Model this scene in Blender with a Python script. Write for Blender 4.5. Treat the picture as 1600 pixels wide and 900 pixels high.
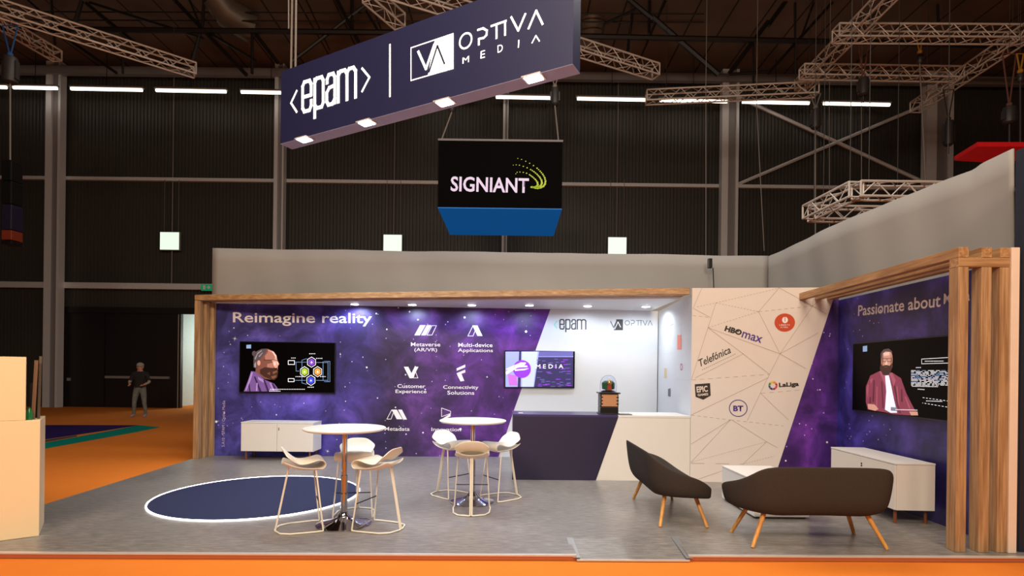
import bpy, math, random
from math import sin, cos, pi, radians
from mathutils import Vector, Matrix
random.seed(7)
for o in list(bpy.data.objects): bpy.data.objects.remove(o)
COL = bpy.context.scene.collection
S = bpy.context.scene

# ------------------------------------------------------------------ camera
F, CX, CY, ROLL, EYE = 850.0, 800.0, 580.0, 0.012, 1.6
cd = bpy.data.cameras.new('camera'); cam = bpy.data.objects.new('camera', cd); COL.objects.link(cam)
cd.sensor_width = 36; cd.lens = 36*F/1600; cd.shift_y = 130/1600; cd.clip_end = 200
cr, sr = cos(ROLL), sin(ROLL)
cam.matrix_world = Matrix(((cr,-sr,0,0),(0,0,-1,0),(sr,cr,0,EYE),(0,0,0,1)))
S.camera = cam
S.view_settings.view_transform = 'Standard'
S.view_settings.look = 'None'; S.view_settings.gamma = 1; S.view_settings.exposure = 0.15
S.view_settings.use_curve_mapping = False

w = bpy.data.worlds.new('hall_air'); S.world = w; w.use_nodes = True
w.node_tree.nodes['Background'].inputs[0].default_value = (1.0, .82, .7, 1)
w.node_tree.nodes['Background'].inputs[1].default_value = 0.03

def lamp(name, kind, loc, target, power, color, size=1.0, size_y=None, spot=None, blend=.6):
    l = bpy.data.lights.new(name, kind); l.energy = power; l.color = color
    if kind == 'AREA':
        l.size = size
        if size_y: l.shape = 'RECTANGLE'; l.size_y = size_y
    else: l.shadow_soft_size = size
    if kind == 'SPOT': l.spot_size = radians(spot); l.spot_blend = blend
    o = bpy.data.objects.new(name, l); COL.objects.link(o); o.location = loc
    d = Vector(target)-Vector(loc); o.rotation_euler = d.to_track_quat('-Z','Y').to_euler()
    return o
WARM = (1.0, .82, .61); NEUT = (1.0, .90, .80); COOL = (.80, .90, 1.0)
# hall lamps high above and behind the camera
lamp('hall_lamp', 'AREA', (-3.0,-3.5,7.0), (-1.5,7,0.6), 600, WARM, 3, 1.5)
lamp('hall_lamp', 'AREA', ( 3.0,-3.5,7.0), (1.5,7,0.6), 500, WARM, 3, 1.5)
lamp('hall_lamp', 'AREA', (0,1.8,9.5), (0,3.4,0), 420, WARM, 7, 1.2)
lamp('hall_lamp', 'AREA', (-9,12,9.4), (-9,14,0), 45, NEUT, 3, 3)
lamp('hall_lamp', 'AREA', (1,8.5,9.3), (1,9.6,0), 330, (1,.95,.9), 8, 2)

# ------------------------------------------------------------------ helpers: picture -> place
def ray(px, py):
    u = (px-CX)/F; v = -(py-CY)/F
    return Vector((u*cr - v*sr, 1.0, u*sr + v*cr))
def P(px, py, y):
    d = ray(px, py); return Vector((d.x*y, y, EYE + d.z*y))
def G(px, py, z=0.0):
    d = ray(px, py); t = (z-EYE)/d.z; return Vector((d.x*t, t, z))
class Plane:
    def __init__(s, A, B):
        s.A = Vector((A[0],A[1],0)); s.U = (Vector((B[0],B[1],0))-s.A); s.L = s.U.length; s.U.normalize()
        s.V = Vector((0,0,1)); s.N = s.U.cross(s.V)
    def uv(s, px, py):
        d = ray(px, py); o = Vector((0,0,EYE))
        t = (s.A-o).dot(s.N)/d.dot(s.N); p = o+d*t-s.A
        return (p.dot(s.U), p.z)
    def pt(s, u, v, n=0.0): return s.A + s.U*u + s.V*v + s.N*n
    def px(s, px, py, n=0.0): return s.pt(*s.uv(px,py), n)
    def shift(s, n):
        return Plane((s.A+s.N*n)[:2], (s.A+s.N*n+s.U)[:2])

def lin(c):
    return tuple(((x/255)/12.92 if x/255 <= .04045 else ((x/255+.055)/1.055)**2.4) for x in c)
MATS = {}
def mat(name, rgb, rough=.5, metal=0.0, emit=0.0, var=.06, scale=9.0, bump=0.0, trans=0.0, alpha=None, spec=.5):
    if name in MATS: return MATS[name]
    m = bpy.data.materials.new(name); m.use_nodes = True; nt = m.node_tree; N = nt.nodes; L = nt.links
    b = N['Principled BSDF']; c = lin(rgb)
    b.inputs['Roughness'].default_value = rough; b.inputs['Metallic'].default_value = metal
    b.inputs['Specular IOR Level'].default_value = spec
    tc = N.new('ShaderNodeTexCoord'); nz = N.new('ShaderNodeTexNoise'); nz.inputs['Scale'].default_value = scale
    nz.inputs['Detail'].default_value = 4; L.new(tc.outputs['Object'], nz.inputs['Vector'])
    rp = N.new('ShaderNodeMix'); rp.data_type = 'RGBA'
    rp.inputs[6].default_value = (*[x*(1-var) for x in c],1); rp.inputs[7].default_value = (*[min(1,x*(1+var)) for x in c],1)
    L.new(nz.outputs['Fac'], rp.inputs[0]); L.new(rp.outputs[2], b.inputs['Base Color'])
    if emit:
        L.new(rp.outputs[2], b.inputs['Emission Color']); b.inputs['Emission Strength'].default_value = emit
    if bump:
        bp = N.new('ShaderNodeBump'); bp.inputs['Strength'].default_value = bump; bp.inputs['Distance'].default_value = .01
        L.new(nz.outputs['Fac'], bp.inputs['Height']); L.new(bp.outputs[0], b.inputs['Normal'])
    if trans: b.inputs['Transmission Weight'].default_value = trans
    if alpha is not None: b.inputs['Alpha'].default_value = alpha
    MATS[name] = m; return m

def ramp(N, pts):
    r = N.new('ShaderNodeValToRGB'); e = r.color_ramp.elements
    e[0].position = pts[0][0]; e[0].color = (*pts[0][1],1); e[1].position = pts[-1][0]; e[1].color = (*pts[-1][1],1)
    for p, c in pts[1:-1]:
        k = e.new(p); k.color = (*c,1)
    return r
def wood_mat(name, c1, c2, axis):
    m = bpy.data.materials.new(name); m.use_nodes = True; nt = m.node_tree; N = nt.nodes; L = nt.links
    b = N['Principled BSDF']; b.inputs['Roughness'].default_value = .5
    tc = N.new('ShaderNodeTexCoord'); mp = N.new('ShaderNodeMapping'); L.new(tc.outputs['Object'], mp.inputs[0])
    sc = [28,28,28]; sc[axis] = 1.1; mp.inputs['Scale'].default_value = sc
    nz = N.new('ShaderNodeTexNoise'); nz.inputs['Scale'].default_value = 1.6; nz.inputs['Detail'].default_value = 7; nz.inputs['Distortion'].default_value = .6
    L.new(mp.outputs[0], nz.inputs['Vector'])
    n2 = N.new('ShaderNodeTexNoise'); n2.inputs['Scale'].default_value = 8; n2.inputs['Detail'].default_value = 5
    mp2 = N.new('ShaderNodeMapping'); L.new(tc.outputs['Object'], mp2.inputs[0]); s2=[4,4,4]; s2[axis]=.25; mp2.inputs['Scale'].default_value = s2
    L.new(mp2.outputs[0], n2.inputs['Vector'])
    mx = N.new('ShaderNodeMath'); mx.operation='ADD'; L.new(nz.outputs[0], mx.inputs[0]); L.new(n2.outputs[0], mx.inputs[1])
    md = N.new('ShaderNodeMath'); md.operation='MULTIPLY'; L.new(mx.outputs[0], md.inputs[0]); md.inputs[1].default_value=.5
    r = ramp(N, [(.36, lin(c1)), (.5, lin([(a+b_)/2 for a,b_ in zip(c1,c2)])), (.64, lin(c2))])
    L.new(md.outputs[0], r.inputs[0]); L.new(r.outputs[0], b.inputs['Base Color'])
    return m
def space_mat(name, stops, cloud, origin, U, length):
    # printed star field: coloured clouds with small stars, colour stops run along the wall
    m = bpy.data.materials.new(name); m.use_nodes = True; nt = m.node_tree; N = nt.nodes; L = nt.links
    b = N['Principled BSDF']; b.inputs['Roughness'].default_value = .45
    tc = N.new('ShaderNodeTexCoord')
    dot = N.new('ShaderNodeVectorMath'); dot.operation='DOT_PRODUCT'
    sub = N.new('ShaderNodeVectorMath'); sub.operation='SUBTRACT'; sub.inputs[1].default_value = origin
    L.new(tc.outputs['Object'], sub.inputs[0]); L.new(sub.outputs[0], dot.inputs[0]); dot.inputs[1].default_value = U
    dv = N.new('ShaderNodeMath'); dv.operation='DIVIDE'; L.new(dot.outputs['Value'], dv.inputs[0]); dv.inputs[1].default_value = length
    nw = N.new('ShaderNodeTexNoise'); nw.inputs['Scale'].default_value=.9; nw.inputs['Detail'].default_value=3; L.new(tc.outputs['Object'], nw.inputs[0])
    ad = N.new('ShaderNodeMath'); ad.operation='MULTIPLY_ADD'; L.new(nw.outputs[0], ad.inputs[0]); ad.inputs[1].default_value=.22; L.new(dv.outputs[0], ad.inputs[2])
    sb = N.new('ShaderNodeMath'); sb.operation='SUBTRACT'; L.new(ad.outputs[0], sb.inputs[0]); sb.inputs[1].default_value=.11
    r = ramp(N, [(p, lin(c)) for p, c in stops]); L.new(sb.outputs[0], r.inputs[0])
    nz = N.new('ShaderNodeTexNoise'); nz.inputs['Scale'].default_value=1.5; nz.inputs['Detail'].default_value=8; nz.inputs['Roughness'].default_value=.62; nz.inputs['Distortion'].default_value=.5
    L.new(tc.outputs['Object'], nz.inputs[0])
    r2 = ramp(N, [(.3,(.14,.12,.18)),(.45,(.45,.42,.50)),(.56,(.95,.88,.98)),(.72,(2.4,2.0,2.1))]); L.new(nz.outputs[0], r2.inputs[0])
    mul = N.new('ShaderNodeMix'); mul.data_type='RGBA'; mul.blend_type='MULTIPLY'; mul.inputs[0].default_value=1
    L.new(r.outputs[0], mul.inputs[6]); L.new(r2.outputs[0], mul.inputs[7])
    out = mul.outputs[2]
    for sc, th, dens, col in ((5.5, .075, .40, (.8,.76,.98)), (2.0, .045, .6, (1,.97,1)), (12.0, .11, .25, (.5,.46,.72))):
        v = N.new('ShaderNodeTexVoronoi'); v.inputs['Scale'].default_value=sc; L.new(tc.outputs['Object'], v.inputs[0])
        lt = N.new('ShaderNodeMath'); lt.operation='LESS_THAN'; L.new(v.outputs['Distance'], lt.inputs[0]); lt.inputs[1].default_value=th
        sp = N.new('ShaderNodeSeparateColor'); L.new(v.outputs['Color'], sp.inputs[0])
        l2 = N.new('ShaderNodeMath'); l2.operation='LESS_THAN'; L.new(sp.outputs[0], l2.inputs[0]); l2.inputs[1].default_value=dens
        mm = N.new('ShaderNodeMath'); mm.operation='MULTIPLY'; L.new(lt.outputs[0], mm.inputs[0]); L.new(l2.outputs[0], mm.inputs[1])
        mx = N.new('ShaderNodeMix'); mx.data_type='RGBA'; L.new(mm.outputs[0], mx.inputs[0]); L.new(out, mx.inputs[6]); mx.inputs[7].default_value=(*col,1)
        out = mx.outputs[2]
    L.new(out, b.inputs['Base Color'])
    return m

# ------------------------------------------------------------------ helpers: mesh
class MB:
    def __init__(s): s.v=[]; s.f=[]; s.m=[]; s.mats=[]
    def mi(s, m):
        if m not in s.mats: s.mats.append(m)
        return s.mats.index(m)
    def add(s, vs, fs, m):
        k=len(s.v); s.v += [tuple(x) for x in vs]; i=s.mi(m)
        for f in fs: s.f.append(tuple(a+k for a in f)); s.m.append(i)
        return s
    def obox(s, o, ax, ay, az, m):
        o=Vector(o); ax=Vector(ax); ay=Vector(ay); az=Vector(az)
        vs=[o,o+ax,o+ax+ay,o+ay,o+az,o+ax+az,o+ax+ay+az,o+ay+az]
        fs=[(0,3,2,1),(4,5,6,7),(0,1,5,4),(1,2,6,5),(2,3,7,6),(3,0,4,7)]
        if ax.cross(ay).dot(az) < 0: fs=[f[::-1] for f in fs]
        return s.add(vs, fs, m)
    def box(s, a, b, m):
        return s.obox(a,(b[0]-a[0],0,0),(0,b[1]-a[1],0),(0,0,b[2]-a[2]),m)
    def prism(s, pts, vec, m):
        n=len(pts); pts=[Vector(p) for p in pts]; vec=Vector(vec)
        return s.add(pts+[p+vec for p in pts], [tuple(range(n))[::-1], tuple(range(n,2*n))]+[(i,(i+1)%n,n+(i+1)%n,n+i) for i in range(n)], m)
    def poly(s, pts, m): return s.add(pts, [tuple(range(len(pts)))], m)
    def tube(s, pts, r, m, seg=8, closed=False, r2=None):
        pts=[Vector(p) for p in pts]; n=len(pts); rings=[]
        ref=None
        for i,p in enumerate(pts):
            if closed: t=(pts[(i+1)%n]-pts[i-1])
            else: t=pts[min(i+1,n-1)]-pts[max(i-1,0)]
            t.normalize()
            if ref is None or abs(ref.dot(t))>.95:
                ref = Vector((0,0,1)) if abs(t.z)<.9 else Vector((1,0,0))
            a=t.cross(ref).normalized(); b=a.cross(t).normalized(); ref=b
            rr = r if r2 is None else r+(r2-r)*i/(n-1)
            rings.append([p+a*cos(2*pi*k/seg)*rr+b*sin(2*pi*k/seg)*rr for k in range(seg)])
        vs=[x for ring in rings for x in ring]; fs=[]
        for i in range(n if closed else n-1):
            j=(i+1)%n
            for k in range(seg): fs.append((i*seg+k, i*seg+(k+1)%seg, j*seg+(k+1)%seg, j*seg+k))
        if not closed: fs += [tuple(range(seg))[::-1], tuple((n-1)*seg+k for k in range(seg))]
        return s.add(vs, fs, m)
    def lathe(s, prof, m, c=(0,0,0), seg=32):
        vs=[]; fs=[]; n=len(prof)
        for r,z in prof:
            for k in range(seg): vs.append((c[0]+max(r,1e-4)*cos(2*pi*k/seg), c[1]+max(r,1e-4)*sin(2*pi*k/seg), c[2]+z))
        for i in range(n-1):
            for k in range(seg): fs.append((i*seg+k, i*seg+(k+1)%seg, (i+1)*seg+(k+1)%seg, (i+1)*seg+k))
        fs += [tuple(range(seg))[::-1], tuple((n-1)*seg+k for k in range(seg))]
        return s.add(vs, fs, m)
    def ball(s, c, r, m, seg=16, rings=10, sc=(1,1,1)):
        prof=[(r*sin(pi*i/rings), -r*cos(pi*i/rings)) for i in range(rings+1)]
        t=MB(); t.lathe(prof, m, seg=seg)
        return s.add([(c[0]+x*sc[0], c[1]+y*sc[1], c[2]+z*sc[2]) for x,y,z in t.v], t.f, m)
    # flat print on a plane
    def flat(s, pl, pix, m, n=.002):
        return s.poly([pl.px(x,y,n) for x,y in pix], m)
    def stroke(s, pl, pix, wpx, m, n=.002, closed=False, dash=None):
        q=[Vector(pl.uv(x,y)) for x,y in pix]
        c=pix[0]; w0=(Vector(pl.uv(c[0],c[1]+wpx))-Vector(pl.uv(c[0],c[1]))).length/2
        if closed: q.append(q[0])
        for a,b in zip(q[:-1],q[1:]):
            d=b-a; Ln=d.length
            if Ln<1e-6: continue
            d/=Ln; e=Vector((-d.y,d.x))*w0
            segs=[(0,Ln)] if not dash else [(k*dash, min(Ln,k*dash+dash*.55)) for k in range(int(Ln/dash)+1)]
            for x0,x1 in segs:
                if not dash: x0-=w0*.7; x1+=w0*.7
                A=a+d*x0; B=a+d*x1
                s.poly([pl.pt(*(A-e),n), pl.pt(*(B-e),n), pl.pt(*(B+e),n), pl.pt(*(A+e),n)], m)
        return s
    def disc(s, pl, c, rx, ry, m, n=.002, seg=28, ring=None):
        u,v=pl.uv(*c); ru=abs(pl.uv(c[0]+rx,c[1])[0]-u); rv=abs(pl.uv(c[0],c[1]+ry)[1]-v)
        o=[pl.pt(u+ru*cos(2*pi*k/seg), v+rv*sin(2*pi*k/seg), n) for k in range(seg)]
        if not ring: return s.poly(o, m)
        i=[pl.pt(u+ru*ring*cos(2*pi*k/seg), v+rv*ring*sin(2*pi*k/seg), n) for k in range(seg)]
        return s.add(o+i, [(k,(k+1)%seg,seg+(k+1)%seg,seg+k) for k in range(seg)], m)
    def build(s, name, parent=None, smooth=False, bevel=0, local=None, sub=0):
        me=bpy.data.meshes.new(name)
        vs=s.v
        if local is not None: vs=[tuple(Vector(x)-Vector(local)) for x in vs]
        me.from_pydata(vs,[],s.f); me.update()
        for m in s.mats: me.materials.append(m)
        me.polygons.foreach_set('material_index', s.m)
        if smooth:
            me.polygons.foreach_set('use_smooth',[True]*len(s.f))
            try: me.set_sharp_from_angle(angle=radians(38 if smooth is True else smooth))
            except Exception: pass
        o=bpy.data.objects.new(name, me); COL.objects.link(o)
        if local is not None: o.location=local
        if parent: o.parent=parent
        if bevel:
            b=o.modifiers.new('bevel','BEVEL'); b.width=bevel; b.segments=2; b.limit_method='ANGLE'
        if sub:
            b=o.modifiers.new('sub','SUBSURF'); b.levels=sub; b.render_levels=sub
        return o

def tag(o, label, cat, group=None, kind=None):
    o['label']=label; o['category']=cat
    if group: o['group']=group
    if kind: o['kind']=kind
    return o
def struct(o): o['kind']='structure'; return o
def thing(name, loc, label, cat, group=None, rz=0):
    o=bpy.data.objects.new(name,None); COL.objects.link(o); o.location=loc; o.rotation_euler=(0,0,rz); o.empty_display_size=.2
    return tag(o,label,cat,group)
def at(parent, o):
    # o was built in world coordinates: keep it there while parented
    o.parent=parent
    M = Matrix.Translation(parent.location) @ parent.rotation_euler.to_matrix().to_4x4()
    o.matrix_parent_inverse = M.inverted(); return o
def copy_tree(o, parent=None):
    c=o.copy(); COL.objects.link(c)
    if parent: c.parent=parent
    for ch in [x for x in bpy.data.objects if x.parent==o]:
        copy_tree(ch, c)
    return c

def text(pl, s, l, r, hpx, m, parent, name='lettering', bold=0.0, shear=0.0, n=.004, label=None):
    """fit the ink of a text between two lower corners of the picture, hpx tall"""
    cu=bpy.data.curves.new('t','FONT'); cu.body=s; cu.offset=bold; cu.shear=shear; cu.resolution_u=3; cu.fill_mode='FRONT'
    to=bpy.data.objects.new('t',cu); COL.objects.link(to)
    dg=bpy.context.evaluated_depsgraph_get(); dg.update()
    me=bpy.data.meshes.new_from_object(to.evaluated_get(dg))
    bpy.data.objects.remove(to)
    vs=[v.co.copy() for v in me.vertices]
    x0=min(v.x for v in vs); x1=max(v.x for v in vs); y0=min(v.y for v in vs); y1=max(v.y for v in vs)
    a=Vector(pl.uv(*l)); b=Vector(pl.uv(*r)); h=(Vector(pl.uv(l[0],l[1]-hpx))-a).length
    d=(b-a); e=Vector((-d.y,d.x)).normalized()*h
    if e.y<0: e=-e
    for v,c in zip(me.vertices, vs):
        q=a+d*((c.x-x0)/(x1-x0))+e*((c.y-y0)/(y1-y0))
        v.co=pl.pt(q.x,q.y,n)
    me.materials.clear(); me.materials.append(m)
    o=bpy.data.objects.new(name,me); COL.objects.link(o)
    if parent: at(parent,o)
    if label: o['label']=label
    return o
bpy.context.view_layer.update()

# ------------------------------------------------------------------ materials
M_wood = wood_mat('oak_upright',(132,98,66),(188,152,112),2)
M_woodx= wood_mat('oak_long',(142,104,68),(194,156,112),0)
M_woody= wood_mat('oak_depth',(138,100,64),(190,150,106),1)
M_leg  = wood_mat('oak_leg',(196,134,66),(226,168,92),2)
M_legd = wood_mat('walnut_leg',(110,62,38),(140,84,52),2)
M_white= mat('white_paint',(224,222,220),.4,var=.02)
M_wallw= mat('wall_white',(206,210,216),.5,var=.02)
M_cream= mat('cream_laminate',(226,220,214),.4,var=.02)
M_panel= mat('panel_print',(222,212,208),.5,var=.02)
M_navy = mat('navy_laminate',(40,34,60),.4,var=.05)
M_black= mat('black_plastic',(14,13,14),.35,var=.1)
M_chrome=mat('chrome',(175,175,184),.08,1.0,var=.01)
M_stool= mat('stool_cream',(238,230,216),.4,var=.02)
M_alu  = mat('aluminium',(214,206,200),.45,.15,var=.05)
M_dsteel=mat('dark_steel',(30,26,25),.5,.2)
M_steel= mat('grey_steel',(136,132,134),.5,.1)
M_drape= mat('grey_drape',(150,146,143),.9,var=.05,scale=1.2,bump=.12)
M_fab  = mat('charcoal_wool',(62,56,53),.95,var=.45,scale=170,bump=.5,spec=.15)
M_sign = mat('sign_navy',(34,37,78),.5,var=.03)
M_glow = mat('sign_glow',(255,252,240),.5,emit=1.6,var=.0)
M_text = mat('white_vinyl',(240,236,240),.5,var=.02)
M_dark = mat('dark_vinyl',(38,32,34),.5)
M_orange=mat('orange_carpet',(220,124,46),.9,var=.06,scale=3,bump=.05,spec=.1)
M_purplec=mat('purple_carpet',(44,24,92),.9,spec=.1)
M_teal = mat('teal_carpet',(0,130,118),.9,spec=.1)
M_gcarp= mat('grey_carpet',(84,74,70),.9,spec=.1)
M_led  = mat('led_strip',(255,255,255),.5,emit=7,var=0)
M_tube = mat('tube_glow',(255,244,226),.5,emit=3.2,var=0)
M_lampg= mat('downlight_glow',(240,246,255),.5,emit=14,var=0)
M_disc = mat('navy_disc_carpet',(44,48,78),.85,var=.08,scale=14,spec=.2)
M_rope = mat('dark_cable',(52,46,44),.7)
M_lrope= mat('grey_cable',(120,112,106),.6)
M_hoist= mat('hoist_body',(58,54,54),.45,.3)
M_exit = mat('lightbox_face',(232,255,238),.5,emit=.8,var=0)
M_green= mat('exit_green',(20,150,100),.5,emit=.35)

def vinyl_mat():
    m=bpy.data.materials.new('grey_vinyl'); m.use_nodes=True; nt=m.node_tree; N=nt.nodes; L=nt.links; b=N['Principled BSDF']
    tc=N.new('ShaderNodeTexCoord'); mp=N.new('ShaderNodeMapping'); mp.inputs['Scale'].default_value=(5,26,1); L.new(tc.outputs['Object'],mp.inputs[0])
    nz=N.new('ShaderNodeTexNoise'); nz.inputs['Scale'].default_value=1.3; nz.inputs['Detail'].default_value=8; nz.inputs['Roughness'].default_value=.7; L.new(mp.outputs[0],nz.inputs[0])
    n2=N.new('ShaderNodeTexNoise'); n2.inputs['Scale'].default_value=.7; n2.inputs['Detail'].default_value=3; L.new(tc.outputs['Object'],n2.inputs[0])
    a=N.new('ShaderNodeMath'); a.operation='MULTIPLY_ADD'; L.new(n2.outputs[0],a.inputs[0]); a.inputs[1].default_value=.35; L.new(nz.outputs[0],a.inputs[2])
    r=ramp(N,[(.42,lin((84,80,78))),(.66,lin((124,119,116))),(.88,lin((156,150,146)))]); L.new(a.outputs[0],r.inputs[0]); L.new(r.outputs[0],b.inputs['Base Color'])
    b.inputs['Roughness'].default_value=.34
    bp=N.new('ShaderNodeBump'); bp.inputs['Strength'].default_value=.12; bp.inputs['Distance'].default_value=.004; L.new(nz.outputs[0],bp.inputs['Height']); L.new(bp.outputs[0],b.inputs['Normal'])
    return m
M_vinyl=vinyl_mat()
def plank_ceiling_mat():
    m=bpy.data.materials.new('brown_decking'); m.use_nodes=True; nt=m.node_tree; N=nt.nodes; L=nt.links; b=N['Principled BSDF']; b.inputs['Roughness'].default_value=.85
    tc=N.new('ShaderNodeTexCoord'); sp=N.new('ShaderNodeSeparateXYZ'); L.new(tc.outputs['Object'],sp.inputs[0])
    md=N.new('ShaderNodeMath'); md.operation='PINGPONG'; L.new(sp.outputs[0],md.inputs[0]); md.inputs[1].default_value=.6
    lt=N.new('ShaderNodeMath'); lt.operation='LESS_THAN'; L.new(md.outputs[0],lt.inputs[0]); lt.inputs[1].default_value=.03
    nz=N.new('ShaderNodeTexNoise'); nz.inputs['Scale'].default_value=.5; nz.inputs['Detail'].default_value=5; L.new(tc.outputs['Object'],nz.inputs[0])
    r=ramp(N,[(.3,lin((84,68,58))),(.7,lin((118,94,78)))]); L.new(nz.outputs[0],r.inputs[0])
    mx=N.new('ShaderNodeMix'); mx.data_type='RGBA'; L.new(lt.outputs[0],mx.inputs[0]); L.new(r.outputs[0],mx.inputs[6]); mx.inputs[7].default_value=(*lin((36,26,22)),1)
    L.new(mx.outputs[2],b.inputs['Base Color']); return m
M_ceil=plank_ceiling_mat()
M_corr=mat('dark_cladding',(66,63,60),.5,.1,var=.12,scale=.35)

GL={'e':[[(.95,.32),(.95,.14),(.78,0),(.22,0),(.05,.13),(.05,.87),(.22,1),(.78,1),(.95,.87),(.95,.5),(.05,.5)]],
'p':[[(.05,1),(.05,-.3)],[(.05,.87),(.25,1),(.78,1),(.95,.87),(.95,.13),(.78,0),(.25,0),(.05,.12)]],
'a':[[(.08,.74),(.08,.87),(.26,1),(.76,1),(.95,.87),(.95,0)],[(.95,.60),(.3,.56),(.05,.42),(.05,.13),(.22,0),(.66,0),(.95,.16)]],
'm':[[(.02,0),(.02,1)],[(.02,.87),(.14,1),(.38,1),(.5,.87),(.5,0)],[(.5,.87),(.62,1),(.86,1),(.98,.87),(.98,0)]]}
def condensed(pl,bl,br,htl,htr,wpx,m,n=.004,scale=1):
    # four narrow rounded letters between two baseline corners; the letter heights are given at both ends
    b=MB(); spans={'e':(0,.175),'p':(.225,.40),'a':(.45,.615),'m':(.665,1)}
    for ch,(a,e) in spans.items():
        for path in GL[ch]:
            pts=[]
            for x,y in path:
                f=a+(e-a)*x; h=htl+(htr-htl)*f
                pts.append((bl[0]+(br[0]-bl[0])*f, bl[1]+(br[1]-bl[1])*f-h*y))
            b.stroke(pl,pts,wpx,m,n)
    return b
# ------------------------------------------------------------------ hall shell
HF=-.05; YW=22.0; HC=13.7
struct(MB().box((-26,-8,HF-.1),(26,34,HF),M_orange).build('floor'))
struct(MB().box((-26,3,HC),(26,26,HC+.2),M_ceil).build('ceiling'))
def corr(x0,x1,z0,z1,y=YW,per=.14,d=.045):
    b=MB(); n=int(round((x1-x0)/per)); pts=[]
    for i in range(n):
        a=x0+(x1-x0)*i/n; p=(x1-x0)/n
        pts += [(a,y+d),(a+p*.30,y+d),(a+p*.42,y),(a+p*.88,y)]
    pts.append((x1,y+d))
    vs=[(x,yy,z0) for x,yy in pts]+[(x,yy,z1) for x,yy in pts]; k=len(pts)
    b.add(vs,[(i,i+1,k+i+1,k+i) for i in range(k-1)],M_corr)
    b.box((x0,y+d+.01,z0),(x1,y+d+.15,z1),M_corr)
    return b
xd0=P(100,600,YW).x; xd1=P(281,600,YW).x; xd2=P(350,600,YW).x; zd=P(190,484,YW).z
struct(corr(-26,xd0,HF,HC).build('wall_back'))
struct(corr(xd0,xd2,zd,HC).build('wall_back'))
struct(corr(xd2,26,HF,HC).build('wall_back'))
struct(MB().box((-26.2,3,HF),(-26,34,HC),M_corr).build('wall_left'))
struct(MB().box((26,3,HF),(26.2,34,HC),M_corr).build('wall_right'))
# passage beyond the open door
M_pass=mat('passage_paint',(205,222,220),.6)
pz=MB(); pz.box((xd1-.6,YW+5,HF),(xd2+2,YW+5.1,zd+.5),M_pass); pz.box((xd2+1.9,YW+.2,HF),(xd2+2,YW+5,zd+.5),M_pass); pz.box((xd1-.7,YW+.2,HF),(xd1-.6,YW+5,zd+.5),M_pass); pz.box((xd1-.7,YW+.2,zd+.4),(xd2+2,YW+5.1,zd+.5),M_pass)
struct(pz.build('wall_passage'))
lamp('passage_lamp','AREA',((xd1+xd2)/2+.4,YW+2.5,zd+.3),((xd1+xd2)/2+.4,YW+2.5,0),45,(.75,.95,.95),1.6)
lamp('passage_lamp','AREA',((xd1+xd2)/2+.8,YW+4.6,2.6),((xd1+xd2)/2-6,YW-9,-.5),70,(1,.92,.8),1.2)
# doors
M_door=mat('dark_door',(26,22,24),.5)
M_strip=mat('brush_strip',(170,165,158),.6)
d=struct(MB().box((xd0+.05,YW-.02,HF),(P(163,600,YW).x,YW+.1,zd-.15),M_door).build('door_1'))
x=P(109,598,YW).x; at(d,MB().box((x-.06,YW-.08,1.0),(x+.06,YW-.02,1.12),M_steel).build('door_handle'))
d=struct(MB().box((P(165,600,YW).x,YW-.02,HF),(P(278,600,YW).x,YW+.1,zd-.15),M_door).build('door_2'))
at(d,MB().box((P(167,588,YW).x,YW-.12,P(167,589,YW).z-.05),(P(266,588,YW).x,YW-.03,P(167,589,YW).z+.05),M_steel).build('push_bar'))
at(d,MB().box((P(278,588,YW).x,YW-.03,HF),(P(278,588,YW).x+.05,YW+.02,zd-.2),M_strip).build('edge_seal'))
fr=MB(); fr.box((xd0-.1,YW-.08,zd-.15),(xd2,YW+.05,zd+.1),M_door); fr.box((xd0-.12,YW-.08,HF),(xd0+.06,YW+.05,zd),M_door); fr.box((P(280,600,YW).x,YW-.06,HF),(P(283,600,YW).x,YW+.1,zd),M_door)
struct(fr.build('trim_1'))
# steelwork on the far wall
def hwall(px0,px1,y0,y1,dep,m,name,yy=YW-.02):
    a=P(px0,y0[0],yy); b=P(px1,y0[1],yy); c=P(px0,y1[0],yy)
    z0=(a.z+b.z)/2; th=abs(a.z-c.z)
    return MB().box((a.x,yy-dep,z0-th),(b.x,yy,z0),m).build(name)
M_girt=mat('pale_steel',(214,214,218),.5,.1)
struct(hwall(-60,1700,(275,297),(280,302),.15,M_girt,'trim_2'))
struct(hwall(-60,420,(440,446),(449,455),.2,M_girt,'trim_3'))
def column(px0,px1,label,gap=True):
    c=P((px0+px1)/2,300,YW-.4); x0=P(px0,300,YW-.4).x; x1=P(px1,300,YW-.4).x
    t=thing('steel_column',(c.x,YW-.35,HF),label,'column','steel columns along the far wall')
    a=MB(); a.box((x0,YW-.5,HF),(x0+(x1-x0)*.38,YW-.2,HC-.05),M_girt); at(t,a.build('flange'))
    a=MB(); a.box((x0+(x1-x0)*.38,YW-.42,HF),(x0+(x1-x0)*.84,YW-.28,HC-.05),M_steel); at(t,a.build('web'))
    a=MB(); a.box((x0+(x1-x0)*.84,YW-.5,HF),(x1,YW-.2,HC-.05),M_girt); at(t,a.build('flange'))
column(73,96,'wide steel column left of the dark double doors')
column(429,444,'steel column rising behind the left end of the long hanging sign')
column(785,793,'slim steel column behind the black hanging cube')
column(1126,1152,'broad steel column above the right end of the back drape')
column(1444,1486,'dark steel column at the right behind the lattice trusses')
# X bracing on the right bay
t=thing('cross_brace',P(1290,230,YW-.1),'crossed pale steel braces in the bay right of the broad column','brace')
for a,b in (((1145,148),(1446,286)),((1146,291),(1440,166))):
    at(t,MB().tube([P(*a,YW-.08),P(*b,YW-.08)],.07,M_girt,6).build('brace'))
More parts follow.
